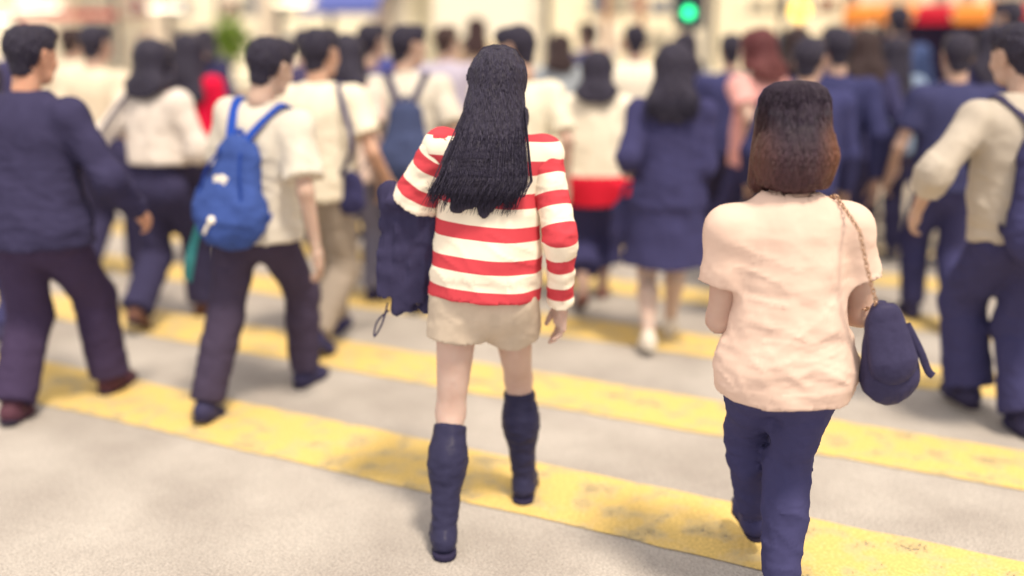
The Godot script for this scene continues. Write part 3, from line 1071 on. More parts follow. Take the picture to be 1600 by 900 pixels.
func make_materials() -> void:
	M.fabric_tone = noise_tex(0.015, 3, 3, Color(0.93, 0.93, 0.93), Color(1, 1, 1), 256)
	M.fabric_normal = noise_normal(0.012, 3, 4, 6.0, 256)
	M.hair_tone = noise_tex(0.05, 3, 8, Color(0.55, 0.53, 0.52), Color(1, 1, 1), 256)
	M.hair_normal = noise_normal(0.07, 3, 9, 10.0, 256)
	var skin := mat(Color.WHITE, 0.55, 0.35)
	skin.vertex_color_use_as_albedo = true
	skin.uv1_triplanar = true
	skin.uv1_scale = Vector3(1.6, 1.6, 1.6)
	skin.albedo_texture = noise_tex(0.02, 3, 12, Color(0.94, 0.9, 0.88), Color(1, 1, 1), 256)
	skin.subsurf_scatter_enabled = true
	skin.subsurf_scatter_strength = 0.12
	M.skin = skin
	# road
	var road := mat(Color(0.82, 0.8, 0.79), 0.9, 0.25)
	road.uv1_triplanar = true
	road.uv1_world_triplanar = true
	road.uv1_scale = Vector3(0.22, 0.22, 0.22)
	road.albedo_texture = noise_tex(0.006, 6, 21, Color(0.86, 0.85, 0.85), Color(1, 1, 1), 1024)
	road.normal_enabled = true
	road.normal_texture = noise_normal(0.42, 2, 22, 5.0, 1024)
	road.normal_scale = 0.35
	road.detail_enabled = true
	road.detail_blend_mode = BaseMaterial3D.BLEND_MODE_MUL
	road.detail_uv_layer = BaseMaterial3D.DETAIL_UV_1
	road.detail_albedo = noise_tex(0.4, 2, 23, Color(0.78, 0.78, 0.78), Color(1, 1, 1), 1024)
	M.road = road
	var paint := mat(Color(0.95, 0.83, 0.53), 0.75, 0.3)
	paint.uv1_triplanar = true
	paint.uv1_world_triplanar = true
	paint.uv1_scale = Vector3(0.5, 0.5, 0.5)
	paint.albedo_texture = worn_paint()
	paint.transparency = BaseMaterial3D.TRANSPARENCY_ALPHA_SCISSOR
	paint.alpha_scissor_threshold = 0.5
	M.paint = paint
	M.white_paint = mat(Color(0.86, 0.84, 0.8), 0.8, 0.25)
	M.tar = mat(Color(0.28, 0.27, 0.3), 0.7, 0.3)
	var stone := mat(Color(0.8, 0.77, 0.73), 0.85, 0.25)
	stone.uv1_triplanar = true
	stone.uv1_world_triplanar = true
	stone.uv1_scale = Vector3(0.8, 0.8, 0.8)
	stone.albedo_texture = noise_tex(0.02, 5, 31, Color(0.8, 0.8, 0.8), Color(1, 1, 1), 512)
	M.stone = stone
	var stone2: StandardMaterial3D = stone.duplicate()
	stone2.albedo_color = Color(0.74, 0.71, 0.68)
	M.stone_dark = stone2
	for w in [["plaster", Color(0.98, 0.96, 0.9)], ["plaster_pink", Color(0.97, 0.92, 0.86)], ["plaster_tan", Color(0.95, 0.89, 0.79)]]:
		var p := mat(w[1], 0.9, 0.2)
		p.uv1_triplanar = true
		p.uv1_world_triplanar = true
		p.uv1_scale = Vector3(0.35, 0.35, 0.35)
		p.albedo_texture = noise_tex(0.012, 5, 41, Color(0.86, 0.85, 0.84), Color(1, 1, 1), 512)
		M[w[0]] = p
	M.steel = mat(Color(0.6, 0.6, 0.62), 0.4, 0.5)
	M.steel.metallic = 0.7
	M.dark_metal = mat(Color(0.24, 0.23, 0.3), 0.5, 0.4)
	M.rust_metal = mat(Color(0.66, 0.47, 0.36), 0.6, 0.3)
	M.white_board = mat(Color(0.97, 0.95, 0.9), 0.6, 0.3)
	M.red_canvas = cloth(Color(0.78, 0.16, 0.25), Vector3(2, 2, 2), 0.4)
	M.orange_canvas = cloth(Color(0.95, 0.6, 0.3), Vector3(2, 2, 2), 0.4)
	M.blue_canvas = cloth(Color(0.4, 0.45, 0.75), Vector3(2, 2, 2), 0.4)
	M.dark_canvas = cloth(Color(0.25, 0.25, 0.42), Vector3(2, 2, 2), 0.4)
	var glass := mat(Color(0.8, 0.85, 0.85, 0.18), 0.05, 0.5)
	glass.transparency = BaseMaterial3D.TRANSPARENCY_ALPHA
	M.glass = glass
	M.upper_glass = mat(Color(0.4, 0.44, 0.5), 0.15, 0.6)

func glow(col: Color, energy: float) -> StandardMaterial3D:
	var m := mat(col, 0.6, 0.2)
	m.emission_enabled = true
	m.emission = col
	m.emission_energy_multiplier = energy
	return m

func worn_paint() -> ImageTexture:
	var n := 1024
	var im := Image.create(n, n, false, Image.FORMAT_RGBA8)
	var a := FastNoiseLite.new()
	a.seed = 61; a.frequency = 0.012; a.fractal_octaves = 5
	var b := FastNoiseLite.new()
	b.seed = 62; b.frequency = 0.12; b.fractal_octaves = 3
	var ia := a.get_seamless_image(n, n)
	var ib := b.get_seamless_image(n, n)
	for y in n:
		for x in n:
			var v := ia.get_pixel(x, y).r
			var w := ib.get_pixel(x, y).r
			var wear := smoothstep(0.42, 0.72, v * 0.7 + w * 0.3)
			var c := Color(1, 1, 1).lerp(Color(0.92, 0.96, 1.35), wear)
			c = c * lerpf(0.78, 1.0, w)
			c.a = 0.0 if v * 0.45 + w * 0.72 > 0.82 else 1.0
			im.set_pixel(x, y, Color(minf(c.r, 1), minf(c.g, 1), minf(c.b, 1), c.a))
	return ImageTexture.create_from_image(im)

# along the street (right positive), away from the camera across it
func street(along: float, away: float, up := 0.0) -> Vector3:
	return Vector3(along * cos(STREET) + away * sin(STREET), up, along * sin(STREET) - away * cos(STREET))

func struct(called: String, mesh: Mesh, m: Material, at: Vector3, label: String, turned := true) -> MeshInstance3D:
	var o := part(self, called, mesh, m)
	o.position = at
	if turned: o.rotation.y = -STREET
	tag(o, label, "", "", "structure")
	return o

func make_setting() -> void:
	var big := PlaneMesh.new()
	big.size = Vector2(400, 400)
	struct("ground", big, M.road, Vector3(0, -0.03, 0), "pale ground reaching away on every side of the street")
	var rm := PlaneMesh.new()
	rm.size = Vector2(120, 20)
	var road := struct("road", rm, M.road, street(0, -1.78, 0.0), "pale grey worn road under the yellow crossing bars")
	# yellow bars of the crossing: centre across the street, width
	for k in range(3, 8):
		var w := 0.1 + 0.983 * k + 0.06
		var width: float = [0.42, 0.42, 0.39, 0.42, 0.4, 0.37, 0.36, 0.34][k]
		var b := part(road, "crossing_bar", bar_mesh(34.0, width, 70 + k), M.paint)
		b.position = Vector3(-2, 0.004, -(w + 1.78))
	var edge := part(road, "edge_line", bar_mesh(60.0, 0.1, 90), M.paint)
	edge.position = Vector3(0, 0.0045, -(8.02 + 1.78))
	for k in 2:
		var seam := part(road, "tar_seam", bar_mesh(60.0, 0.035, 95 + k), M.tar)
		seam.position = Vector3(0, 0.004, -([7.86, 8.14][k] + 1.78))
	for k in 9:
		var pts: Array = []
		var ups: Array = []
		var p := Vector3(rng.randf_range(-6, 5), 0.0, -rng.randf_range(1.5, 8.5))
		var dir := rng.randf_range(-0.5, 0.5) + (PI / 2 if k % 3 == 0 else 0.0)
		for q in 9:
			pts.append(p)
			ups.append(Vector3.UP)
			dir += rng.randf_range(-0.5, 0.5) * 0.6
			p += Vector3(cos(dir), 0, sin(dir)) * rng.randf_range(0.12, 0.3)
		var cr := part(road, "crack", band(pts, ups, rng.randf_range(0.006, 0.012), 0.004, 2), M.tar)
		cr.position.y = 0.001
	# pavement on the far side: a bed, kerb stones and slabs
	var pave := struct("pavement", plain_box(Vector3(120, 0.1, 30)), M.stone_dark, street(0, 8.23 + 0.16 + 15, 0.05), "pale slabbed pavement on the far side of the crossing")
	for k in 44:
		var ks := box(pave, "kerb_stone", M.stone, Vector3(-26 + k * 0.9, -0.0, -(-15 - 0.08)), Vector3(0.892, 0.13 , 0.155), 0.012)
		ks.position.y = 0.0
	var slab := bevel_box(Vector3(0.593, 0.03, 0.593), 0.005)
	var mats := [M.stone, M.stone_dark, M.stone.duplicate()]
	mats[2].albedo_color = Color(0.84, 0.8, 0.75)
	for i in 30:
		for j in 9:
			var s := part(pave, "paving_slab", slab, mats[rng.randi() % 3])
			s.position = Vector3(-12 + i * 0.6 + 0.1, 0.057 + rng.randf_range(-0.0015, 0.0015), 14.68 - j * 0.6)

func bar_mesh(length: float, width: float, s: int) -> ArrayMesh:
	# a painted bar with slightly ragged long edges
	var r := RandomNumberGenerator.new()
	r.seed = s
	var n := int(length / 0.12)
	var v := PackedVector3Array()
	var nn := PackedVector3Array()
	var ix := PackedInt32Array()
	for k in n + 1:
		var x := -length / 2 + length * k / n
		v.append(Vector3(x, 0, -width / 2 + r.randf_range(-0.006, 0.006)))
		v.append(Vector3(x, 0, width / 2 + r.randf_range(-0.006, 0.006)))
		nn.append_array([Vector3.UP, Vector3.UP])
		if k < n:
			var a := k * 2
			ix.append_array([a, a + 2, a + 1, a + 1, a + 2, a + 3])
	return arrays_mesh(v, nn, ix)

func shop(label: String, along: float, width: float, wall: Material, lit: Color, energy: float, trim: Material, storeys: int, style: int) -> void:
	var o := thing("shop_building", label, "building", street(along, 13.4, 0.1), -STREET)
	var H := 3.4
	var D := 8.0
	# ground floor: piers, stall riser, fascia; behind the panes a lit room
	var bays := int(width / 2.4)
	var bw := width / bays
	box(o, "back_wall", glow(lit, energy), Vector3(0, H / 2, -2.4), Vector3(width - 0.3, H, 0.1))
	box(o, "shop_floor", M.stone, Vector3(0, 0.02, -1.2), Vector3(width - 0.02, 0.06, 2.3))
	box(o, "shop_ceiling", M.plaster, Vector3(0, H - 0.06, -1.2), Vector3(width - 0.02, 0.1, 2.3))
	for k in bays + 1:
		box(o, "pier", wall, Vector3(-width / 2 + k * bw + (0.16 if k == 0 else (-0.16 if k == bays else 0.0)), H / 2 - 0.05, -0.1), Vector3(0.3, H - 0.1, 0.32), 0.02)
	for k in bays:
		var x := -width / 2 + (k + 0.5) * bw
		var is_door := k == style % bays
		if not is_door:
			box(o, "stall_riser", trim, Vector3(x, 0.28, -0.1), Vector3(bw - 0.304, 0.5, 0.2), 0.015)
		var win := Node3D.new()
		win.name = "door" if is_door else "window"
		o.add_child(win, true)
		win.position = Vector3(x, 0, -0.1)
		var y0 := 0.06 if is_door else 0.54
		var top := 2.62
		var fw := bw - 0.31
		var fm: Material = M.dark_metal if style % 2 == 0 else M.steel
		for s in [-1, 1]:
			box(win, "frame", fm, Vector3(s * (fw / 2 - 0.03), (y0 + top) / 2, 0), Vector3(0.06, top - y0, 0.08))
		for yy in [y0 + 0.03, top - 0.03]:
			box(win, "rail", fm, Vector3(0, yy, 0), Vector3(fw - 0.124, 0.06, 0.07))
		if is_door:
			box(win, "stile", fm, Vector3(0, (y0 + top) / 2, 0), Vector3(0.08, top - y0 - 0.13, 0.07))
			box(win, "handle", M.steel, Vector3(0.1, 1.05, 0.07), Vector3(0.025, 0.4, 0.03), 0.006)
		else:
			box(win, "mullion", fm, Vector3(0.1 * (style % 3 - 1), (y0 + top) / 2, 0), Vector3(0.05, top - y0 - 0.13, 0.06))
		box(win, "pane", M.glass, Vector3(0, (y0 + top) / 2, -0.01), Vector3(fw - 0.13, top - y0 - 0.13, 0.008))
		# shelves and goods behind the pane
		if not is_door:
			for sh in 2:
				box(o, "shelf", M.rust_metal, Vector3(x, 1.2 + sh * 0.55, -1.3), Vector3(fw - 0.2, 0.03, 0.35))
				for g in 5:
					var gw := rng.randf_range(0.14, 0.3)
					var gh := rng.randf_range(0.16, 0.42)
					box(o, "shop_goods", [M.orange_canvas, M.white_board, M.blue_canvas, M.red_canvas, M.plaster_tan][rng.randi() % 5], Vector3(x - fw / 2 + 0.35 + g * (fw - 0.5) / 5.0, 1.216 + sh * 0.55 + gh / 2, -1.3), Vector3(gw, gh, 0.2), 0.01)
	box(o, "fascia", trim, Vector3(0, 2.92, 0.02), Vector3(width - 0.02, 0.56, 0.3), 0.02)
	for s in [-1, 1]:
		box(o, "side_wall", wall, Vector3(s * (width / 2 - 0.05), H / 2 - 0.05, -1.35), Vector3(0.1, H - 0.1, 2.14))
	# upper storeys
	for st in storeys:
		var y := H + st * 3.0
		box(o, "upper_wall", wall, Vector3(0, y + 1.5, -D / 2 - 0.12), Vector3(width, 2.995, D))
		for k in bays:
			var x := -width / 2 + (k + 0.5) * bw
			var w := box(o, "upper_window", M.upper_glass, Vector3(x, y + 1.55, -0.11), Vector3(1.2, 1.5, 0.06))
			for q in [[Vector3(0, 0.78, 0.04), Vector3(1.32, 0.07, 0.1)], [Vector3(0, -0.78, 0.05), Vector3(1.4, 0.07, 0.16)], [Vector3(-0.63, 0, 0.04), Vector3(0.06, 1.48, 0.1)], [Vector3(0.63, 0, 0.04), Vector3(0.06, 1.48, 0.1)], [Vector3(0, 0, 0.045), Vector3(0.05, 1.48, 0.05)]]:
				box(w, "frame", M.white_board, q[0], q[1])
	box(o, "cornice", trim, Vector3(0, H + storeys * 3.0 + 0.15, -0.15), Vector3(width + 0.1, 0.3, 0.5), 0.04)
	box(o, "roof", M.stone_dark, Vector3(0, H + storeys * 3.0 + 0.05, -D / 2 - 0.5), Vector3(width - 0.05, 0.1, D - 0.9))

func lamp_tube(label: String, at: Vector3, length: float, col: Color, turn: float) -> void:
	var o := thing("tube_lamp", label, "lamp", at, turn, "lit tube lamps at the shopfronts")
	var housing := box(o, "housing", M.white_board, Vector3(0, 0.05, 0), Vector3(length + 0.1, 0.05, 0.09), 0.008)
	var cyl := CapsuleMesh.new()
	cyl.radius = 0.022
	cyl.height = length
	cyl.radial_segments = 12
	cyl.rings = 3
	var t := part(o, "tube", cyl, glow(col, 2.2))
	t.rotation.z = PI / 2
	for s in [-1, 1]: box(o, "end_cap", M.steel, Vector3(s * (length / 2 + 0.02), 0.01, 0), Vector3(0.03, 0.06, 0.06), 0.006)
	for s in [-1, 1]: box(o, "hanger", M.steel, Vector3(s * length * 0.35, 0.28, 0), Vector3(0.012, 0.42, 0.012))
	var l := AreaLight3D.new()
	l.name = "tube_glow"
	l.area_size = Vector2(length, 0.05)
	l.light_color = col
	l.light_energy = 0.12
	l.shadow_enabled = true
	l.position = Vector3(0, 0, 0.03)
	l.rotation.y = PI
	o.add_child(l, true)

func post(o: Node, called: String, m: Material, at: Vector3, r: float, h: float) -> MeshInstance3D:
	var p := part(o, called, lathe([[0, 0], [r * 1.7, 0], [r * 1.7, 0.03], [r * 1.05, 0.05], [r, 0.08], [r, h - 0.02], [r * 0.8, h], [0, h]], 14), m)
	p.position = at
	return p

func make_street_things() -> void:
	# shopfronts from left to right
	shop("cream shop building with lit windows at the far left of the row", -19.6, 7.4, M.plaster, Color(1.0, 0.93, 0.8), 0.76, M.plaster_pink, 2, 1)
	shop("pinkish shop building left of the middle of the row", -12.2, 7.2, M.plaster_pink, Color(1.0, 0.93, 0.78), 0.8, M.plaster, 3, 2)
	shop("cream shop building behind the white notice board", -5.0, 7.2, M.plaster, Color(1.0, 0.92, 0.75), 0.8, M.plaster_tan, 2, 0)
	shop("tan shop building behind the red canopy stall", 2.2, 7.2, M.plaster_tan, Color(1.0, 0.9, 0.74), 0.76, M.plaster, 3, 2)
	# white board on two posts
	var nb := thing("notice_board", "large blank white board on two grey posts above the crowd", "notice board", street(-6.0, 11.45, 0.115), -0.02)
	for s in [-1, 1]: post(nb, "post", M.steel, Vector3(s * 0.48, 0, -0.05), 0.03, 2.6)
	box(nb, "panel", M.white_board, Vector3(0, 1.95, 0), Vector3(1.17, 0.98, 0.05), 0.01)
	for q in [[Vector3(0, 2.455, 0), Vector3(1.22, 0.04, 0.07)], [Vector3(0, 1.445, 0), Vector3(1.22, 0.04, 0.07)], [Vector3(-0.6, 1.95, 0), Vector3(0.035, 0.965, 0.07)], [Vector3(0.6, 1.95, 0), Vector3(0.035, 0.965, 0.07)]]:
		box(nb, "frame", M.white_board, q[0], q[1], 0.008)
	var sb := thing("notice_board", "small white board on a single thin post near the signal", "notice board", street(-4.3, 11.3, 0.115), 0.0)
	post(sb, "post", M.steel, Vector3(0, 0, -0.04), 0.022, 1.85)
	box(sb, "panel", M.white_board, Vector3(0, 1.42, 0), Vector3(0.3, 0.4, 0.03), 0.01)
	box(sb, "header", M.plaster_tan, Vector3(0, 1.66, 0), Vector3(0.32, 0.06, 0.04), 0.008)
	# posts
	var px := [[-4.05, 10.7], [-3.55, 10.4], [-3.3, 11.2]]
	var pl := ["thin rust brown post nearest the small white board", "thin rust brown post in the middle of three, close to the kerb", "thin rust brown post nearest the pedestrian signal"]
	for k in 3:
		var p := thing("street_post", pl[k], "post", street(px[k][0], px[k][1], 0.115), 0.0, "rust brown posts on the far pavement")
		post(p, "shaft", M.rust_metal, Vector3.ZERO, 0.035, 2.9)
		box(p, "bracket", M.rust_metal, Vector3(0, 2.1, 0.02), Vector3(0.16, 0.05, 0.1), 0.01)
	# pedestrian signal
	var sg := thing("pedestrian_signal", "pedestrian signal with its green lamp lit on the far kerb", "traffic light", street(-2.62, 9.0, 0.115), -0.25)
	post(sg, "pole", M.steel, Vector3(0, 0, -0.14), 0.045, 2.6)
	box(sg, "housing", M.dark_metal, Vector3(0, 1.79, 0), Vector3(0.27, 0.5, 0.2), 0.02)
	for q in [[1.91, Color(0.95, 0.2, 0.25), 0.8, "red_lamp"], [1.68, Color(0.25, 0.9, 0.62), 1.2, "green_lamp"]]:
		var lampm := part(sg, q[3], lathe([[0, 0.022], [0.034, 0.019], [0.051, 0.009], [0.054, 0], [0, -0.01]], 20), glow(q[1], q[2]))
		lampm.position = Vector3(0, q[0], 0.105)
		lampm.rotation.x = PI / 2
		var hood := part(sg, "hood", band([Vector3(-0.1, 0, 0), Vector3(-0.075, 0.075, 0), Vector3(0, 0.105, 0), Vector3(0.075, 0.075, 0), Vector3(0.1, 0, 0)], [Vector3.LEFT, Vector3(-1, 1, 0), Vector3.UP, Vector3(1, 1, 0), Vector3.RIGHT], 0.12, 0.006), M.dark_metal)
		hood.position = Vector3(0, q[0], 0.16)
	var gl := OmniLight3D.new()
	gl.name = "green_glow"
	gl.position = Vector3(0, 1.68, 0.17)
	gl.light_color = Color(0.25, 0.95, 0.7)
	gl.light_energy = 0.03
	gl.light_size = 0.08
	gl.omni_range = 20.0
	gl.shadow_enabled = true
	sg.add_child(gl, true)
	# globe lamp
	var gp := thing("globe_lamp", "lit amber globe lamp on a thin post left of the red canopy", "lamp", street(-1.95, 10.6, 0.115), 0.0)
	post(gp, "post", M.rust_metal, Vector3.ZERO, 0.03, 1.62)
	var sph := SphereMesh.new()
	sph.radius = 0.1; sph.height = 0.2
	part(gp, "globe", sph, glow(Color(1.0, 0.82, 0.35), 1.6)).position.y = 1.71
	var ol := OmniLight3D.new()
	ol.name = "globe_glow"
	ol.position.y = 1.71
	ol.light_color = Color(1.0, 0.82, 0.35)
	ol.light_energy = 0.15
	ol.light_size = 0.09
	ol.omni_range = 20.0
	ol.shadow_enabled = true
	gp.add_child(ol, true)
	# market stall with a red and orange canopy
	var ms := thing("market_stall", "market stall with low red and orange canopy at the right", "market stall", street(-0.2, 11.3, 0.115), -STREET)
	for q in [[-1.15, 0.5], [1.15, 0.5], [-1.15, -0.6], [1.15, -0.6]]: post(ms, "post", M.dark_metal, Vector3(q[0], 0, q[1]), 0.02, 1.76 if q[1] < 0 else 1.7)
	for k in 8:
		var cm: Material = M.orange_canvas if k in [0, 1, 3] else M.red_canvas
		var strip := part(ms, "canopy_strip", band([Vector3(0, 1.78, -0.75), Vector3(0, 1.77, -0.2), Vector3(0, 1.73, 0.45), Vector3(0, 1.69, 0.75)], [Vector3.UP, Vector3.UP, Vector3.UP, Vector3.UP], 0.328, 0.012), cm)
		strip.position.x = -1.16 + k * 0.331
		var val := part(ms, "valance", band([Vector3(0, 1.682, 0.757), Vector3(0, 1.64, 0.762), Vector3(0, 1.58, 0.76)], [Vector3.BACK, Vector3.BACK, Vector3.BACK], 0.31, 0.008), cm)
		val.position.x = -1.16 + k * 0.331
	box(ms, "counter", M.dark_canvas, Vector3(0, 0.45, 0.2), Vector3(2.2, 0.86, 0.6), 0.03)
	box(ms, "back_cloth", M.dark_canvas, Vector3(0, 0.85, -0.62), Vector3(2.24, 1.6, 0.03))
	for k in 7:
		var hg := rng.randf_range(0.12, 0.3)
		var tr := thing("goods_tray", ["orange tray at the left end of the stall counter", "white tray second on the stall counter", "blue tray third on the stall counter", "red tray in the middle of the stall counter", "tan tray right of the middle of the stall counter", "orange tray second from the right on the stall counter", "white tray at the right end of the stall counter"][k], "tray", Vector3.ZERO, -STREET, "trays on the stall counter")
		tr.position = street(-0.2 - 0.9 + k * 0.3, 11.12, 0.115 + 0.88)
		var tm: Material = [M.orange_canvas, M.white_board, M.blue_canvas, M.red_canvas, M.plaster_tan, M.orange_canvas, M.white_board][k]
		box(tr, "base", tm, Vector3(0, 0.02, 0), Vector3(0.26, 0.03, 0.36), 0.006)
		for s in [-1, 1]:
			box(tr, "side", tm, Vector3(s * 0.12, 0.08, 0), Vector3(0.015, 0.1, 0.36))
			box(tr, "end", tm, Vector3(0, 0.08, s * 0.17), Vector3(0.224, 0.1, 0.015))
		box(tr, "goods", M.plaster_tan, Vector3(0, 0.09, 0), Vector3(0.2, 0.1, 0.3), 0.03)
	# blue awning and the lamps under it
	var aw := thing("shop_awning", "dull blue awning low over the pavement left of the board", "awning", street(-8.9, 12.6, 0.0), -STREET)
	for k in 7:
		var strip := part(aw, "awning_strip", band([Vector3(0, 2.5, -0.85), Vector3(0, 2.25, -0.3), Vector3(0, 2.05, 0.1), Vector3(0, 1.84, 0.14)], [Vector3.UP, Vector3(0, 1, 0.4), Vector3(0, 1, 0.6), Vector3.BACK], 0.198, 0.01), M.blue_canvas)
		strip.position.x = -0.6 + k * 0.2
	for s in [-1, 1]: part(aw, "arm", band([Vector3(s * 0.66, 2.4, -0.85), Vector3(s * 0.66, 2.02, 0.1)], [Vector3.UP, Vector3.UP], 0.025, 0.025), M.steel)
	lamp_tube("bright tube lamp hanging under the blue awning", street(-9.5, 12.2, 2.0), 0.7, Color(1.0, 0.95, 0.82), -STREET)
	lamp_tube("long bright tube lamp hanging over the far left crowd", street(-15.4, 12.6, 1.98), 1.2, Color(0.97, 0.98, 0.88), -STREET)
	lamp_tube("bright tube lamp lowest at the left edge", street(-14.9, 11.2, 1.78), 1.2, Color(1.0, 0.96, 0.85), -STREET)
	lamp_tube("short tube lamp hanging above the red jacket", street(-12.2, 12.4, 1.95), 0.7, Color(1.0, 0.94, 0.85), -STREET)
	# red strip sign below the left lamps
	var rs := thing("strip_sign", "long plain red strip sign below the left tube lamp", "sign", street(-15.0, 12.75, 0.0), -STREET)
	box(rs, "board", M.red_canvas, Vector3(0, 1.86, 0), Vector3(2.6, 0.1, 0.05), 0.01)
	for s in [-1, 1]: post(rs, "post", M.dark_metal, Vector3(s * 1.2, 0.1, -0.06), 0.025, 1.95)
	# leafy shrub in a pot
	var sh := thing("potted_shrub", "leafy green shrub in a pot left of the backpack student", "shrub", street(-10.95, 12.4, 0.115), 0.0)
	part(sh, "pot", lathe([[0, 0], [0.2, 0], [0.26, 0.45], [0.28, 0.5], [0.24, 0.5], [0.22, 0.46], [0, 0.46]], 20), M.rust_metal)
	part(sh, "stem", lathe([[0.03, 0.44], [0.022, 1.0], [0.012, 1.5]], 8), M.rust_metal)
	var st := SurfaceTool.new()
	st.begin(Mesh.PRIMITIVE_TRIANGLES)
	for k in 600:
		var d := Vector3(rng.randfn(0, 1), rng.randfn(0, 1), rng.randfn(0, 1)).normalized() * pow(rng.randf(), 0.4)
		var c := Vector3(0, 1.35, 0) + d * Vector3(0.3, 0.4, 0.3) * (0.85 + 0.3 * sin(d.x * 9.0 + d.y * 7.0))
		var ax := Vector3(rng.randfn(0, 1), rng.randfn(0, 0.5), rng.randfn(0, 1)).normalized()
		var sd := ax.cross(Vector3(rng.randfn(0, 1), rng.randfn(0, 1), rng.randfn(0, 1)).normalized()).normalized()
		var l := rng.randf_range(0.05, 0.09)
		var p: Array = [c - ax * l, c + sd * l * 0.45, c + ax * l, c - sd * l * 0.45]
		for q in [0, 1, 2, 0, 2, 3]: st.add_vertex(p[q])
	st.generate_normals()
	var leaf := mat(Color(0.45, 0.55, 0.25), 0.7, 0.3)
	leaf.cull_mode = BaseMaterial3D.CULL_DISABLED
	leaf.backlight_enabled = true
	leaf.backlight = Color(0.3, 0.4, 0.12)
	var lv := part(sh, "leaves", st.commit(), leaf)
	tag(lv, "", "", "", "stuff")

const NAVY := Color(0.25, 0.25, 0.415)
const BLACK := Color(0.24, 0.232, 0.36)
const CREAM := Color(0.85, 0.83, 0.8)
const HAIR := Color(0.052, 0.048, 0.1)

func striped_top(J: Dictionary, root: Node3D, o: Dictionary) -> void:
	var im := Image.create(8, 256, false, Image.FORMAT_RGB8)
	var red := Color(0.79, 0.29, 0.34)
	for y in 256:
		for x in 8: im.set_pixel(x, y, red if y < 112 else Color(0.95, 0.92, 0.87))
	var m := mat(Color.WHITE, 0.92, 0.18)
	m.albedo_texture = ImageTexture.create_from_image(im)
	var t: Dictionary = o.top
	var f := Field.new(0.009)
	torso(f, J, t)
	f.fold(Vector3(8, 5, 8), 0.016, 51)
	f.ridge(Vector3(5, 9, 5), 0.0055, 93, J.hip.y - 0.02, J.chest.y, 0.4)
	f.sub(J.neck + J.u * 0.012, J.neck + J.u * 0.1, 0.062, 0.07, 0.01)
	var y0: float = 0.51 * J.H
	job(f, root, "shirt", m, {"uv": func(v: Vector3) -> Vector2: return Vector2(0.5, (v.y - y0 + v.x * 0.045 + sin(v.x * 11.0) * 0.004) / 0.103)})
	for n in ["l", "r"]:
		var s := Field.new(0.009)
		sleeve(s, J, n, t)
		if n == "l":
			s = Field.new(0.009)
			s.cap(J.shl, J.shl.lerp(J.ell, 0.78), 0.062, 0.086, 0.035, 1.0, J.fw, true)
		s.fold(Vector3(12, 20, 12), 0.010, 53)
		s.fold(Vector3(25, 38, 25), 0.005, 54)
		var a: Vector3 = J["sh" + n]
		var b: Vector3 = J["el" + n]
		var w: Vector3 = J["wr" + n]
		var d := (b - a).normalized()
		var d2 := (w - b).normalized()
		var l := a.distance_to(b)
		job(s, root, "sleeve", m, {"uv": func(v: Vector3) -> Vector2:
			var q := (v - a).dot(d)
			if n == "r" and q > l * 0.9: q = lerpf(q, l + (v - b).dot(d2), clampf((q - l * 0.9) / (l * 0.2), 0, 1))
			return Vector2(0.5, 0.72 - q / 0.103)})

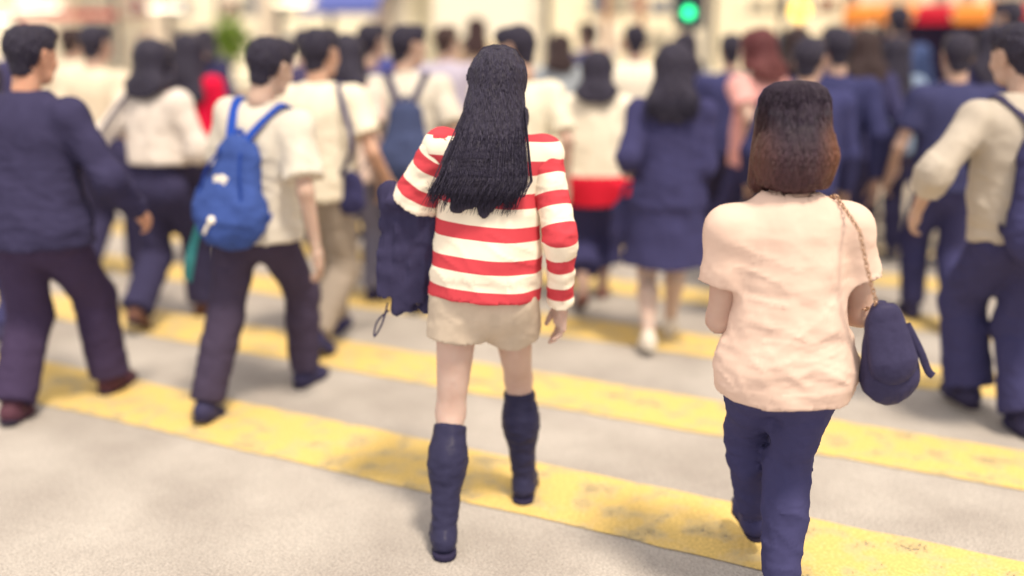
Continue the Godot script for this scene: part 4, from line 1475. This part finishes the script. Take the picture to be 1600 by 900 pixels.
func make_people() -> void:
	# --- the woman in the striped jersey
	var o := {"label": "woman in red and white striped jersey with long black hair and knee boots", "group": "", "at": [-0.09, -3.15], "H": 1.615, "fem": true, "lod": 0, "lean": 0.05, "tilt": 0.065, "stride": -0.45, "twist": 0.05,
		"foot_l": [-0.135, 0.0, 0.19, 0.02], "foot_r": [0.135, 0.0, -0.2, 0.0], "look": -0.05,
		"hand_r": Vector3(0.06, -0.505, 0.03), "pole_r": Vector3(0.25, 0, 1), "hand_l": Vector3(-0.03, -0.18, -0.3), "pole_l": Vector3(-0.62, -1.0, 0.2), "grip_l": true, "head": 0.96, "drop": 0.028, "skin": Color(0.6, 0.46, 0.43),
		"top": {"custom": true, "color": CREAM, "sleeve": "long", "loose": 1.0, "hem": 0.51, "hem_r": 0.183, "waist_r": 0.155, "chest_r": 0.155},
		"bottom": {"kind": "shorts", "len": 0.33, "color": Color(0.8, 0.75, 0.7), "hem_r": 0.1, "folds": 0.5}, "boots": true, "leg": 0.93,
		"hair": {"style": "long", "color": HAIR, "len": 0.29, "wide": 1.0, "drift": -0.06, "slim": 0.9}}
	var J := person("striped", o)
	striped_top(J, J.root, o)
	for n in ["l", "r"]:
		var a: Vector3 = J["an" + n]
		var k: Vector3 = J["kn" + n]
		var ff: Vector3 = J["ff" + n]
		var fu: Vector3 = J["fu" + n]
		var f := Field.new(0.008)
		f.cap(a - fu * 0.02, k.lerp(a, 0.42) + Vector3(0, 0, 0.01), 0.041, 0.056, 0.03)
		f.cap(k.lerp(a, 0.36) + Vector3(0, 0, 0.012), k.lerp(a, 0.5) + Vector3(0, 0, 0.01), 0.06, 0.056, 0.03)
		f.cap(k.lerp(a, 0.42) + Vector3(0, 0, 0.01), k.lerp(a, 0.12), 0.058, 0.057, 0.03, 1.0, Vector3.BACK, true)
		f.cap(a - ff * 0.03 - fu * 0.03, a + ff * 0.1 - fu * 0.042, 0.037, 0.037, 0.03)
		f.cap(a + ff * 0.1 - fu * 0.044, a + ff * 0.155 - fu * 0.048, 0.037, 0.026, 0.03)
		f.fold(Vector3(14, 30, 14), 0.006, 61)
		f.plane(-fu, a - fu * 0.07)
		var bt := job(f, J.root, "boot", cloth(Color(0.205, 0.205, 0.32), Vector3(5, 5, 5), 0.3, 0.38))
		var s := Field.new(0.007)
		s.cap(a - ff * 0.033 - fu * 0.056, a + ff * 0.1 - fu * 0.056, 0.037, 0.041, 0.02)
		s.cap(a + ff * 0.1 - fu * 0.056, a + ff * 0.16 - fu * 0.056, 0.041, 0.028, 0.02)
		s.cap(a - ff * 0.045 - fu * 0.06, a - ff * 0.02 - fu * 0.06, 0.034, 0.034, 0.02)
		s.plane(fu, a - fu * 0.052)
		s.plane(-fu, a - fu * 0.0745)
		job(s, bt, "sole", cloth(Color(0.2, 0.19, 0.3), Vector3(5, 5, 5), 0.2, 0.8))
	# jacket over her left forearm
	var jk := carried("jacket", "black jacket hanging over the left forearm of the striped woman", "jacket", J)
	var f := Field.new(0.009)
	var fa := Vector3(-0.225, 1.115, -0.105)
	f.cap(fa + Vector3(-0.07, 0.02, 0.03), fa + Vector3(0.05, 0.02, -0.02), 0.055, 0.055, 0.03)
	for q in [[-0.085, 0.045, -0.31, 0.042], [-0.045, 0.06, -0.36, 0.05], [0.01, 0.05, -0.325, 0.05], [0.05, 0.045, -0.37, 0.045], [0.075, 0.03, -0.3, 0.03]]:
		f.cap(fa + Vector3(q[0] * 0.85, 0.0, 0.035 - absf(q[0]) * 0.3 + 0.02), fa + Vector3(q[0] * 1.12, q[2], 0.055), q[3], q[3] * 0.85, 0.02, 0.72, Vector3.BACK, true)
	f.fold(Vector3(26, 4, 26), 0.02, 63)
	f.fold(Vector3(12, 14, 12), 0.02, 64)
	var jm := cloth(BLACK)
	job(f, jk, "jacket_body", jm)
	var sl := Field.new(0.008)
	sl.cap(fa + Vector3(0.07, -0.2, 0.05), fa + Vector3(0.11, -0.36, 0.07), 0.034, 0.028, 0.03, 0.6)
	sl.cap(fa + Vector3(0.11, -0.36, 0.07), fa + Vector3(0.155, -0.5, 0.05), 0.028, 0.024, 0.03, 0.6, Vector3.BACK, true)
	sl.fold(Vector3(20, 20, 20), 0.012, 65)
	job(sl, jk, "jacket_sleeve", jm)
	part(jk, "drawcord", band([fa + Vector3(-0.1, -0.33, 0.06), fa + Vector3(-0.12, -0.4, 0.06), fa + Vector3(-0.15, -0.45, 0.05), fa + Vector3(-0.14, -0.4, 0.04), fa + Vector3(-0.1, -0.36, 0.04)], [Vector3.BACK, Vector3.BACK, Vector3.BACK, Vector3.BACK, Vector3.BACK], 0.006, 0.006), jm)

	# --- the woman in the pale pink tee
	var pm := cloth(Color(0.89, 0.79, 0.75), Vector3(2, 3, 2), 0.4)
	J = person("pink", {"label": "woman in long pale pink tee and dark trousers with auburn bob", "group": "", "at": [0.76, -2.62], "H": 1.515, "fem": true, "girth": 1.14, "lod": 0, "droop": 0.038, "lean": 0.06, "tilt": -0.02, "stride": -0.7, "twist": 0.04,
		"foot_r": [0.03, 0.0, 0.02, 0.0], "foot_l": [0.035, 0.06, -0.34, -0.2], "look": 0.12,
		"hand_l": Vector3(0.07, -0.3, -0.27), "hand_r": Vector3(-0.04, -0.34, -0.25), "pole_l": Vector3(-0.35, 0, 1.0), "pole_r": Vector3(0.6, 0, 1), "grip_l": true, "grip_r": true, "skin": Color(0.55, 0.40, 0.36),
		"top": {"mat": pm, "sleeve": "short", "sleeve_len": 0.56, "cuff": 0.066, "loose": 1.06, "hem": 0.45, "hem_r": 0.14, "waist_r": 0.124, "chest_r": 0.13, "depth": 0.74, "neck_r": 0.075, "folds": 0.8, "hemmed": true, "ridges": true},
		"bottom": {"kind": "trousers", "color": Color(0.265, 0.265, 0.43), "wide": 0.88, "hem_r": 0.05, "slim": 0.9}, "shoe": NAVY,
		"hair": {"style": "bob", "color": Color(0.055, 0.043, 0.08), "tips": Color(0.1, 0.045, 0.062), "side": Color(0.27, 0.11, 0.06), "len": 0.145, "wide": 0.112, "span": 0.22}})
	var bg := carried("shoulder_bag", "black rounded shoulder bag on a chain at the pink tee woman's right side", "shoulder bag", J)
	f = Field.new(0.007)
	var bc: Vector3 = J.hip + Vector3(0.25, 0.055, 0.08)
	f.cap(bc + Vector3(-0.02, 0.08, 0), bc + Vector3(0.012, -0.055, 0), 0.052, 0.082, 0.03, 0.62, Vector3.BACK)
	f.cap(bc + Vector3(-0.02, 0.1, 0), bc + Vector3(-0.03, 0.125, 0), 0.04, 0.03, 0.03, 0.6, Vector3.BACK)
	f.fold(Vector3(14, 10, 14), 0.012, 71)
	f.fold(Vector3(40, 12, 40), 0.005, 72)
	var bm := cloth(BLACK, Vector3(6, 6, 6), 0.5, 0.5)
	job(f, bg, "bag_body", bm)
	var fl := Field.new(0.007)
	fl.cap(bc + Vector3(-0.022, 0.105, 0.02), bc + Vector3(0.0, -0.0, 0.042), 0.05, 0.066, 0.02, 0.5, Vector3.BACK)
	fl.fold(Vector3(20, 12, 20), 0.006, 73)
	job(fl, bg, "flap", bm)
	part(bg, "tassel", band([bc + Vector3(0.03, 0.1, 0.03), bc + Vector3(0.07, 0.03, 0.035), bc + Vector3(0.1, -0.03, 0.03), bc + Vector3(0.115, -0.045, 0.03)], [Vector3.BACK, Vector3.BACK, Vector3.BACK, Vector3.BACK], 0.02, 0.008), bm)
	chain(bg, [bc + Vector3(-0.045, 0.13, 0.0), J.waist + Vector3(0.195, 0.07, 0.12), J.chest + Vector3(0.165, -0.02, 0.142), J.chest + Vector3(0.14, 0.08, 0.13), J.shr.lerp(J.neck, 0.3) + J.u * 0.067 + Vector3(0, 0, 0.03), J.shr.lerp(J.neck, 0.3) + J.u * 0.04 + Vector3(0, 0, -0.07), J.chest + Vector3(0.17, -0.02, -0.11), J.waist + Vector3(0.21, 0, -0.02), bc + Vector3(-0.02, 0.14, -0.02)])

	# --- student with the blue backpack
	var white := cloth(CREAM)
	J = person("student", {"label": "student in white shirt and dark trousers carrying the blue backpack", "at": [-1.13, -4.32], "yaw": -0.3, "H": 1.625, "lod": 1, "lean": 0.04, "tilt": 0.12, "stride": -0.95,
		"foot_l": [-0.13, 0.0, 0.29, 0.35], "foot_r": [0.06, 0.0, -0.24, 0.0], "hand_r": Vector3(0.09, -0.51, 0.05), "hand_l": Vector3(-0.06, -0.5, -0.12), "look": -0.1, "nod": 0.08,
		"top": {"mat": white, "sleeve": "short", "sleeve_len": 0.8, "cuff": 0.078, "loose": 1.13, "hem": 0.475, "hem_r": 0.172, "collar": true}, "bottom": {"color": Color(0.275, 0.245, 0.335), "wide": 1.08, "hem_r": 0.066}, "shoe": BLACK,
		"skin": Color(0.56, 0.42, 0.37)})
	var bp := backpack("royal blue teardrop backpack with a white shield patch", J, cloth(Color(0.25, 0.34, 0.62)), cloth(Color(0.17, 0.31, 0.7)), 0.45, 0.31, 0.035, 1)
	var face: Vector3 = bp.top.lerp(bp.bot, 0.44) + bp.b * 0.088 - bp.r * 0.005
	var bb := Basis(bp.r, bp.u, bp.b)
	var badge := CSGPolygon3D.new()
	badge.name = "shield_patch"
	badge.polygon = PackedVector2Array([Vector2(-0.03, 0.032), Vector2(0.0, 0.04), Vector2(0.032, 0.03), Vector2(0.03, -0.012), Vector2(0.016, -0.036), Vector2(0, -0.044), Vector2(-0.018, -0.034), Vector2(-0.03, -0.01)])
	badge.depth = 0.02
	badge.material = M.white_board
	bp.root.add_child(badge, true)
	badge.transform = Transform3D(bb, face)
	var z0: Vector3 = bp.top.lerp(bp.bot, 0.76) + bp.b * 0.125 + bp.r * 0.012
	var kn := SphereMesh.new()
	kn.radius = 0.019; kn.height = 0.036
	var ko := part(bp.root, "toggle", kn, M.white_board)
	ko.position = z0
	part(bp.root, "pull_cord", band([z0, z0 - bp.u * 0.03 - bp.r * 0.02 + bp.b * 0.006, z0 - bp.u * 0.065 - bp.r * 0.04], [bp.b, bp.b, bp.b], 0.014, 0.008), M.white_board)
	for s in [-1.0, 1.0]:
		part(bp.root, "piping", band([bp.top - bp.u * 0.06 + bp.r * s * 0.05 + bp.b * 0.045, bp.top.lerp(bp.bot, 0.3) + bp.r * s * 0.085 + bp.b * 0.075, bp.top.lerp(bp.bot, 0.62) + bp.r * s * 0.12 + bp.b * 0.08, bp.bot + bp.u * 0.06 + bp.r * s * 0.12 + bp.b * 0.06], [bp.b, bp.b, bp.b, bp.b], 0.01, 0.01), cloth(Color(0.14, 0.25, 0.58)))
	var tl := carried("ribbon", "teal ribbon hanging at the student's left hip", "ribbon", J)
	part(tl, "loop", band([bp.bot - bp.r * 0.15 + bp.u * 0.08, bp.bot - bp.r * 0.185 - bp.u * 0.03, bp.bot - bp.r * 0.19 - bp.u * 0.13 + bp.b * 0.02, bp.bot - bp.r * 0.215 - bp.u * 0.22], [bp.b, bp.b, (bp.b + bp.r * 0.5).normalized(), bp.b], 0.045, 0.006), cloth(Color(0.25, 0.52, 0.55)))

	# --- dark suited man, far left
	person("suit", {"label": "man in dark suit jacket and trousers at the left edge, nearest there", "at": [-2.05, -4.2], "yaw": -0.1, "H": 1.67, "girth": 1.1, "lod": 1, "stride": -0.9, "tilt": 0.05, "lean": 0.05,
		"foot_l": [-0.12, 0.0, 0.14, 0.2], "foot_r": [0.12, 0.0, -0.26, 0.0], "hand_r": Vector3(0.16, -0.42, -0.18), "hand_l": Vector3(-0.1, -0.5, 0.1), "look": -0.15, "skin": Color(0.62, 0.36, 0.27),
		"top": {"name": "jacket", "color": BLACK, "sleeve": "long", "loose": 1.14, "hem": 0.46, "hem_r": 0.178, "collar": true}, "bottom": {"color": Color(0.27, 0.23, 0.35), "wide": 1.15, "hem_r": 0.072}, "shoe": Color(0.36, 0.24, 0.3)})
	# --- white blouse and dark bag behind him
	J = person("blouse", {"label": "woman in white blouse and black trousers behind the suited man", "at": [-1.98, -5.55], "yaw": -0.25, "H": 1.59, "fem": true, "lod": 2, "stride": -0.85, "hand_l": Vector3(-0.2, -0.4, -0.05), "hand_r": Vector3(0.03, -0.3, -0.25),
		"top": {"name": "blouse", "color": Color(0.9, 0.87, 0.86), "sleeve": "elbow", "loose": 1.22, "hem": 0.6, "hem_r": 0.145}, "bottom": {"color": BLACK, "wide": 1.25, "hem_r": 0.075}, "shoe": Color(0.45, 0.33, 0.3), "hair": {"style": "long", "color": HAIR, "len": 0.1, "wide": 0.85}})
	tote("large black bag slung at the left side of the white blouse woman", J, "shl", Vector3(-0.2, 0.02, 0.05), 0.34, 0.3, cloth(BLACK), 2)
	# --- white shirt just right of the student
	J = person("whiteshirt", {"label": "man in loose cream shirt directly behind the student's right shoulder", "at": [-1.0, -5.15], "yaw": -0.35, "H": 1.65, "lod": 2, "stride": 0.8, "hand_r": Vector3(0.14, -0.44, -0.12), "hand_l": Vector3(-0.1, -0.5, 0.1),
		"top": {"color": Color(0.93, 0.9, 0.84), "sleeve": "short", "loose": 1.22, "hem": 0.49, "collar": true}, "bottom": {"color": Color(0.62, 0.58, 0.55), "wide": 1.1}, "shoe": NAVY, "skin": Color(0.58, 0.38, 0.3)})
	tote("small dark bag at the right hip of the man in the loose cream shirt", J, "shr", Vector3(0.2, -0.03, 0.05), 0.16, 0.22, cloth(NAVY), 2)
	# --- dark top, beige trousers
	person("beige", {"label": "man in dark blue top and beige trousers left of the dark backpack", "at": [-0.97, -6.9], "yaw": -0.2, "H": 1.68, "lod": 2, "stride": 0.95, "look": -0.3, "hand_l": Vector3(-0.08, -0.3, -0.22),
		"top": {"name": "jumper", "color": Color(0.28, 0.28, 0.5), "sleeve": "long", "loose": 1.1, "hem": 0.6, "hem_r": 0.15}, "bottom": {"color": Color(0.86, 0.74, 0.6), "wide": 1.1}, "shoe": NAVY})
	# --- man with the dark backpack
	J = person("darkpack", {"label": "man in white short sleeved shirt wearing the black backpack", "at": [-0.62, -5.95], "yaw": -0.08, "H": 1.66, "lod": 2, "stride": 0.6, "look": -0.75, "hand_l": Vector3(-0.12, -0.5, 0.02), "hand_r": Vector3(0.13, -0.48, 0.02),
		"top": {"mat": white, "sleeve": "short", "sleeve_len": 0.85, "cuff": 0.074, "loose": 1.12, "hem": 0.48, "collar": true}, "bottom": {"color": BLACK, "wide": 1.05}, "shoe": BLACK})
	backpack("black backpack with grey pocket on the man in the white short sleeved shirt", J, cloth(Color(0.27, 0.31, 0.46)), cloth(BLACK), 0.46, 0.29, 0.05, 2)
	# --- lilac shirt
	person("lilac", {"label": "man in pale lilac shirt between the black backpack and the long hair", "at": [-0.52, -8.0], "H": 1.65, "lod": 3, "stride": 0.5, "look": -0.4,
		"top": {"color": Color(0.74, 0.72, 0.82), "sleeve": "short", "loose": 1.15, "hem": 0.5, "collar": true}, "bottom": {"color": Color(0.36, 0.4, 0.6)}, "hair": {"style": "short", "color": Color(0.1, 0.06, 0.07)}})
	# --- white shirt right of the long hair
	person("turned", {"label": "man in cream shirt right of the striped woman's head, face turned left", "at": [0.03, -5.5], "yaw": 0.1, "H": 1.655, "lod": 2, "stride": -0.6, "look": 0.85, "nod": 0.15,
		"top": {"color": Color(0.92, 0.9, 0.84), "sleeve": "short", "sleeve_len": 0.8, "loose": 1.04, "hem": 0.47, "collar": true}, "bottom": {"color": Color(0.78, 0.74, 0.66), "wide": 1.1}, "shoe": Color(0.6, 0.55, 0.5)})
	# --- woman with the red hem
	person("redhem", {"label": "woman in cream top with red lower band and black cropped trousers", "at": [0.5, -5.95], "H": 1.515, "fem": true, "girth": 1.2, "lod": 2, "stride": -0.75, "hand_l": Vector3(-0.12, -0.45, 0.02), "hand_r": Vector3(0.02, -0.3, -0.24), "yaw": -0.05, "shoe_kind": "flat",
		"top": {"name": "blouse", "mat": two_tone(Color(0.94, 0.91, 0.86), Color(0.88, 0.17, 0.27)), "sleeve": "elbow", "loose": 1.16, "hem": 0.425, "hem_r": 0.158, "waist_r": 0.148, "banded": true}, "bottom": {"kind": "culottes", "color": NAVY, "wide": 1.3, "len": 0.55, "hem_r": 0.085}, "shoe": Color(0.62, 0.45, 0.42), "sole": Color(0.45, 0.35, 0.35),
		"hair": {"style": "long", "color": HAIR, "len": 0.09, "wide": 0.9}})
	# --- man in white behind
	person("farwhite", {"label": "man in white shirt seen between the red banded woman and the black dress", "at": [0.92, -7.6], "H": 1.665, "lod": 3, "stride": 0.6, "top": {"color": Color(0.93, 0.91, 0.87), "sleeve": "short", "loose": 1.15, "hem": 0.5, "collar": true}, "bottom": {"color": NAVY}, "shoe": NAVY})
	# --- woman in black dress
	J = person("dress", {"label": "woman in black knee length dress and white sneakers with long black hair", "at": [0.82, -5.15], "yaw": -0.08, "H": 1.565, "fem": true, "girth": 1.12, "lod": 1, "stride": -0.7, "foot_l": [-0.09, 0.02, 0.16, 0.25], "foot_r": [0.05, 0, -0.2, 0.0],
		"hand_l": Vector3(-0.05, -0.33, -0.06), "pole_l": Vector3(-0.12, 0, 1), "palm_l": Vector3(0, 1, 0.3), "grip_l": true, "hand_r": Vector3(-0.02, -0.36, -0.2), "pole_r": Vector3(0.1, 0, 0.9), "skin": Color(0.58, 0.47, 0.44),
		"top": {"name": "dress", "color": NAVY, "sleeve": "elbow", "loose": 1.09, "hem": 0.5, "hem_r": 0.165, "skirt": 0.295, "flare": 0.225}, "shoe": Color(0.88, 0.85, 0.82), "sole": Color(0.85, 0.83, 0.8),
		"hair": {"style": "long", "color": HAIR, "len": 0.17, "wide": 0.95}})
	tote("black handbag on the left arm of the woman in the black dress", J, "wrl", Vector3(0.01, -0.25, 0.06), 0.19, 0.27, cloth(NAVY, Vector3(6, 6, 6), 0.4, 0.5), 1)
	var ph := carried("phone", "pale phone in the left hand of the woman in the black dress", "phone", J)
	box(ph, "case", M.white_board, J.wrl + (J.wrl - J.ell).normalized() * 0.09 + Vector3(0.0, 0.0, 0.03), Vector3(0.06, 0.012, 0.06), 0.004)
	# --- red haired woman with the magenta bag
	J = person("redhead", {"label": "woman with reddish hair and pale pink top above the auburn bob", "at": [1.57, -6.4], "yaw": 0.45, "H": 1.635, "fem": true, "lod": 2, "stride": 0.6, "look": 0.3, "hand_l": Vector3(0.03, -0.36, 0.06), "palm_l": Vector3(0, 1, 0.3), "grip_l": true,
		"top": {"name": "blouse", "color": Color(0.9, 0.68, 0.68), "sleeve": "short", "loose": 1.15, "hem": 0.5}, "bottom": {"color": NAVY}, "hair": {"style": "long", "color": Color(0.2, 0.06, 0.08), "tips": Color(0.27, 0.09, 0.1), "len": 0.1, "wide": 1.0}, "skin": Color(0.56, 0.42, 0.38)})
	tote("magenta bag in the left hand of the reddish haired woman", J, "wrl", Vector3(-0.01, -0.08, 0.13), 0.2, 0.3, cloth(Color(0.85, 0.14, 0.42)), 2)
	# --- man at the right edge
	J = person("rightman", {"label": "man in light grey shirt and dark trousers at the right edge", "at": [2.11, -4.05], "yaw": 0.05, "tilt": -0.1, "H": 1.675, "girth": 1.06, "lod": 1, "stride": 0.8, "foot_r": [0.06, 0.0, 0.12, 0.15], "foot_l": [-0.05, 0.03, -0.16, 0.0], "hand_l": Vector3(-0.16, -0.38, -0.1), "pole_l": Vector3(-0.7, 0, 0.8), "look": 0.15,
		"top": {"color": Color(0.74, 0.71, 0.68), "sleeve": "elbow", "loose": 1.16, "hem": 0.5, "collar": true}, "bottom": {"color": NAVY, "wide": 1.25, "hem_r": 0.08}, "shoe": BLACK})
	backpack("dark navy backpack on the man at the right edge", J, cloth(NAVY), cloth(BLACK), 0.52, 0.36, 0.03, 1, 0.2)
	# --- the crowd further on
	var crowd := [
		# label, x, z, yaw, H, fem, top colour, sleeve, bottom colour, hair style, hair colour, look, stride
		["person in bright red jacket seen over the suited man's shoulder", -2.2, -6.9, -0.2, 1.6, true, Color(0.86, 0.12, 0.28), "long", BLACK, "long", HAIR, -0.3, 0.5],
		["person in pale beige top at the far left behind the suited man", -2.75, -5.2, -0.1, 1.5, true, Color(0.85, 0.8, 0.77), "short", NAVY, "long", HAIR, 0.1, 0.6],
		["man in pale beige shirt between the suited man and the red jacket", -2.72, -6.6, -0.2, 1.66, false, Color(0.9, 0.85, 0.78), "short", BLACK, "short", HAIR, 0.0, -0.6],
		["person in dark jacket behind the loose cream shirt", -1.55, -7.6, -0.15, 1.63, false, Color(0.3, 0.28, 0.42), "long", BLACK, "short", HAIR, -0.2, 0.5],
		["person in pinkish white top behind the man in the loose cream shirt", -0.98, -5.95, -0.3, 1.6, true, Color(0.9, 0.82, 0.8), "short", Color(0.5, 0.5, 0.6), "long", HAIR, 0.2, -0.5],
		["person in blue jacket left of the dark backpack man's head", -1.2, -8.6, -0.1, 1.68, false, Color(0.3, 0.33, 0.6), "long", NAVY, "short", HAIR, 0.3, 0.6],
		["person in light blue top far behind the white shirts near the middle", 0.42, -8.8, 0.0, 1.58, true, Color(0.68, 0.72, 0.78), "short", NAVY, "long", HAIR, -0.1, 0.4],
		["person in dark top right behind the small white board's post", 0.72, -9.6, 0.1, 1.56, false, Color(0.3, 0.3, 0.45), "short", BLACK, "short", HAIR, 0.4, 0.5],
		["person in grey top with black hair just left of the reddish hair", 1.36, -8.0, 0.1, 1.6, true, Color(0.66, 0.66, 0.68), "short", NAVY, "long", HAIR, 0.0, -0.5],
		["person in dark navy top right behind the reddish haired woman", 1.55, -7.2, -0.1, 1.6, false, Color(0.26, 0.27, 0.45), "long", BLACK, "short", HAIR, 0.0, 0.6],
		["man in dark navy jacket right behind the auburn bob", 1.58, -5.4, -0.2, 1.6, false, Color(0.25, 0.26, 0.44), "long", NAVY, "short", HAIR, -0.3, 0.7],
		["taller person in black jacket right of the auburn bob", 1.88, -5.9, -0.2, 1.65, false, Color(0.24, 0.25, 0.42), "long", NAVY, "short", HAIR, 0.2, -0.7],
		["woman in faded denim blue shirt left of the right edge man", 2.75, -7.3, -0.2, 1.58, true, Color(0.55, 0.63, 0.76), "elbow", BLACK, "long", HAIR, 0.2, 0.6],
		["person in dark blue jacket behind the denim shirt", 3.05, -8.1, -0.15, 1.68, false, Color(0.28, 0.34, 0.52), "long", BLACK, "short", HAIR, 0.0, 0.5],
		["woman in black coat farthest right behind the grey shirt", 3.2, -6.8, 0.0, 1.66, true, Color(0.25, 0.25, 0.42), "long", NAVY, "long", HAIR, 0.0, -0.5],
		["person in black top below the middle of the red canopy", 2.5, -7.9, 0.05, 1.66, false, Color(0.24, 0.24, 0.41), "short", NAVY, "short", HAIR, -0.2, 0.5],
		["person in dark top with brown hair below the left end of the canopy", 2.12, -7.6, 0.1, 1.64, true, Color(0.3, 0.28, 0.42), "short", BLACK, "long", Color(0.07, 0.045, 0.06), 0.1, 0.5],
		["tall dark dressed man standing beside the stall's right post", 3.7, -7.6, 0.3, 1.7, false, Color(0.25, 0.26, 0.44), "long", NAVY, "short", HAIR, 0.3, 0.3],
		["person in black top close behind the right edge man's left arm", 2.42, -5.5, -0.1, 1.62, false, Color(0.25, 0.26, 0.42), "short", NAVY, "short", HAIR, -0.1, 0.6],
		["person in dark jacket between the globe lamp and the denim shirt", 2.32, -6.7, 0.1, 1.63, true, Color(0.26, 0.26, 0.42), "long", BLACK, "long", HAIR, 0.1, -0.6],
		["person in mauve top in the distance left of the blue awning's lamp", -1.75, -9.2, -0.1, 1.62, true, Color(0.62, 0.5, 0.6), "short", NAVY, "long", HAIR, 0.0, 0.5],
		["person in cream top in the far distance at the left", -3.6, -8.3, -0.2, 1.64, false, Color(0.9, 0.86, 0.8), "short", NAVY, "short", HAIR, 0.0, 0.5],
		["person in dark coat far off at the left edge", -4.3, -8.9, -0.2, 1.66, false, Color(0.28, 0.27, 0.43), "long", BLACK, "short", HAIR, 0.2, -0.5],
		["person in black jacket in the distance right of the red jacket", -2.9, -9.6, -0.2, 1.63, true, Color(0.26, 0.26, 0.42), "long", BLACK, "long", HAIR, 0.2, 0.5],
		["person in tan top beyond the lilac shirt", -0.35, -10.2, 0.0, 1.6, true, Color(0.8, 0.7, 0.62), "short", NAVY, "long", Color(0.09, 0.05, 0.06), -0.2, 0.4],
	]
	for e in crowd:
		person(e[0], {"label": e[0], "at": [e[1], e[2]], "yaw": e[3], "H": e[4], "fem": e[5], "lod": 3, "look": e[11], "stride": e[12], "hand_l": Vector3(-0.1, -0.46, -0.14) if e[12] > 0 else Vector3(-0.12, -0.5, 0.06),
			"top": {"color": e[6], "sleeve": e[7], "loose": 1.16, "hem": 0.49, "collar": not e[5], "name": "top"}, "bottom": {"color": e[8], "wide": 1.1}, "shoe": BLACK, "hair": {"style": e[9], "color": e[10] if int(absf(e[1]) * 100) % 3 else Color(0.075, 0.05, 0.06), "len": 0.06 + fposmod(absf(e[2]) * 0.37, 0.16), "wide": 0.85 + fposmod(absf(e[1]), 0.25)}})

func two_tone(a: Color, b: Color) -> StandardMaterial3D:
	var im := Image.create(4, 256, false, Image.FORMAT_RGB8)
	for y in 256:
		for x in 4: im.set_pixel(x, y, b if y > 178 else a)
	var m := mat(Color.WHITE, 0.92, 0.18)
	m.albedo_texture = ImageTexture.create_from_image(im)
	return m

func chain(parent: Node, points: Array) -> void:
	var cv := Curve3D.new()
	for k in points.size():
		var tan: Vector3 = (points[mini(k + 1, points.size() - 1)] - points[maxi(k - 1, 0)]) * 0.17
		cv.add_point(points[k], -tan, tan)
	var st := SurfaceTool.new()
	st.begin(Mesh.PRIMITIVE_TRIANGLES)
	var t := TorusMesh.new()
	t.inner_radius = 0.0045
	t.outer_radius = 0.0085
	t.rings = 10
	t.ring_segments = 5
	var n := int(cv.get_baked_length() / 0.0125)
	for k in n:
		var p := cv.sample_baked(k * 0.0125)
		var d := (cv.sample_baked(k * 0.0125 + 0.004) - p).normalized()
		var s := d.cross(Vector3(0.2, 0.3, 0.93)).normalized()
		if k % 2: s = s.cross(d)
		var b := Basis(d * 1.25, s.cross(d).normalized() * 1.0, s * 0.8)
		st.append_from(t, 0, Transform3D(b, p))
	var m := mat(Color(0.72, 0.6, 0.52), 0.35, 0.5)
	m.metallic = 0.6
	part(parent, "chain_strap", st.commit(), m)

func tote(label: String, J: Dictionary, joint: String, off: Vector3, w: float, h: float, m: Material, lod: int) -> void:
	var o := carried("handbag", label, "bag", J)
	var hang: Vector3 = J[joint]
	var c: Vector3 = hang + off if joint != "shl" and joint != "shr" else Vector3(J.hip.x, J.hip.y + 0.06, J.hip.z) + off
	var f := Field.new([0.008, 0.01, 0.014, 0.018][lod])
	f.cap(c + Vector3(-w * 0.22, h * 0.2, 0), c + Vector3(w * 0.22, h * 0.2, 0), w * 0.24, w * 0.24, 0.03, 0.5, Vector3.BACK)
	f.cap(c + Vector3(-w * 0.2, -h * 0.2, 0), c + Vector3(w * 0.2, -h * 0.2, 0), w * 0.3, w * 0.3, 0.05, 0.55, Vector3.BACK)
	f.cap(c + Vector3(0, h * 0.2, 0), c + Vector3(0, -h * 0.2, 0), w * 0.4, w * 0.48, 0.05, 0.38, Vector3.BACK)
	f.fold(Vector3(13, 13, 13), 0.014, 81)
	job(f, o, "bag_body", m)
	if joint == "shl" or joint == "shr":
		var sh: Vector3 = J[joint].lerp(J.neck, 0.25) + J.u * 0.065
		for s in [-1.0, 1.0]:
			part(o, "strap", band([c + Vector3(-w * 0.2 * s, h * 0.38, 0.03 * s), c.lerp(sh, 0.5) + Vector3(signf(off.x) * 0.1, 0, 0.13 * s), sh + Vector3(0, 0.004 * s, 0.06 * s), sh + Vector3(0, 0.004 * s, -0.02 * s)], [Vector3(signf(off.x), 0, s), Vector3(signf(off.x), 0, s), Vector3(0, 1, s), Vector3.UP], 0.025, 0.008), m)
	else:
		for s in [-1.0, 1.0]:
			part(o, "handle", band([c + Vector3(-w * 0.25, h * 0.36, 0.025 * s), c + Vector3(-w * 0.16, h * 0.62, 0.02 * s), c + Vector3(0, h * 0.72, 0.015 * s), c + Vector3(w * 0.16, h * 0.62, 0.02 * s), c + Vector3(w * 0.25, h * 0.36, 0.025 * s)], [Vector3.BACK * s, Vector3.BACK * s, Vector3.UP, Vector3.BACK * s, Vector3.BACK * s], 0.02, 0.008), m)
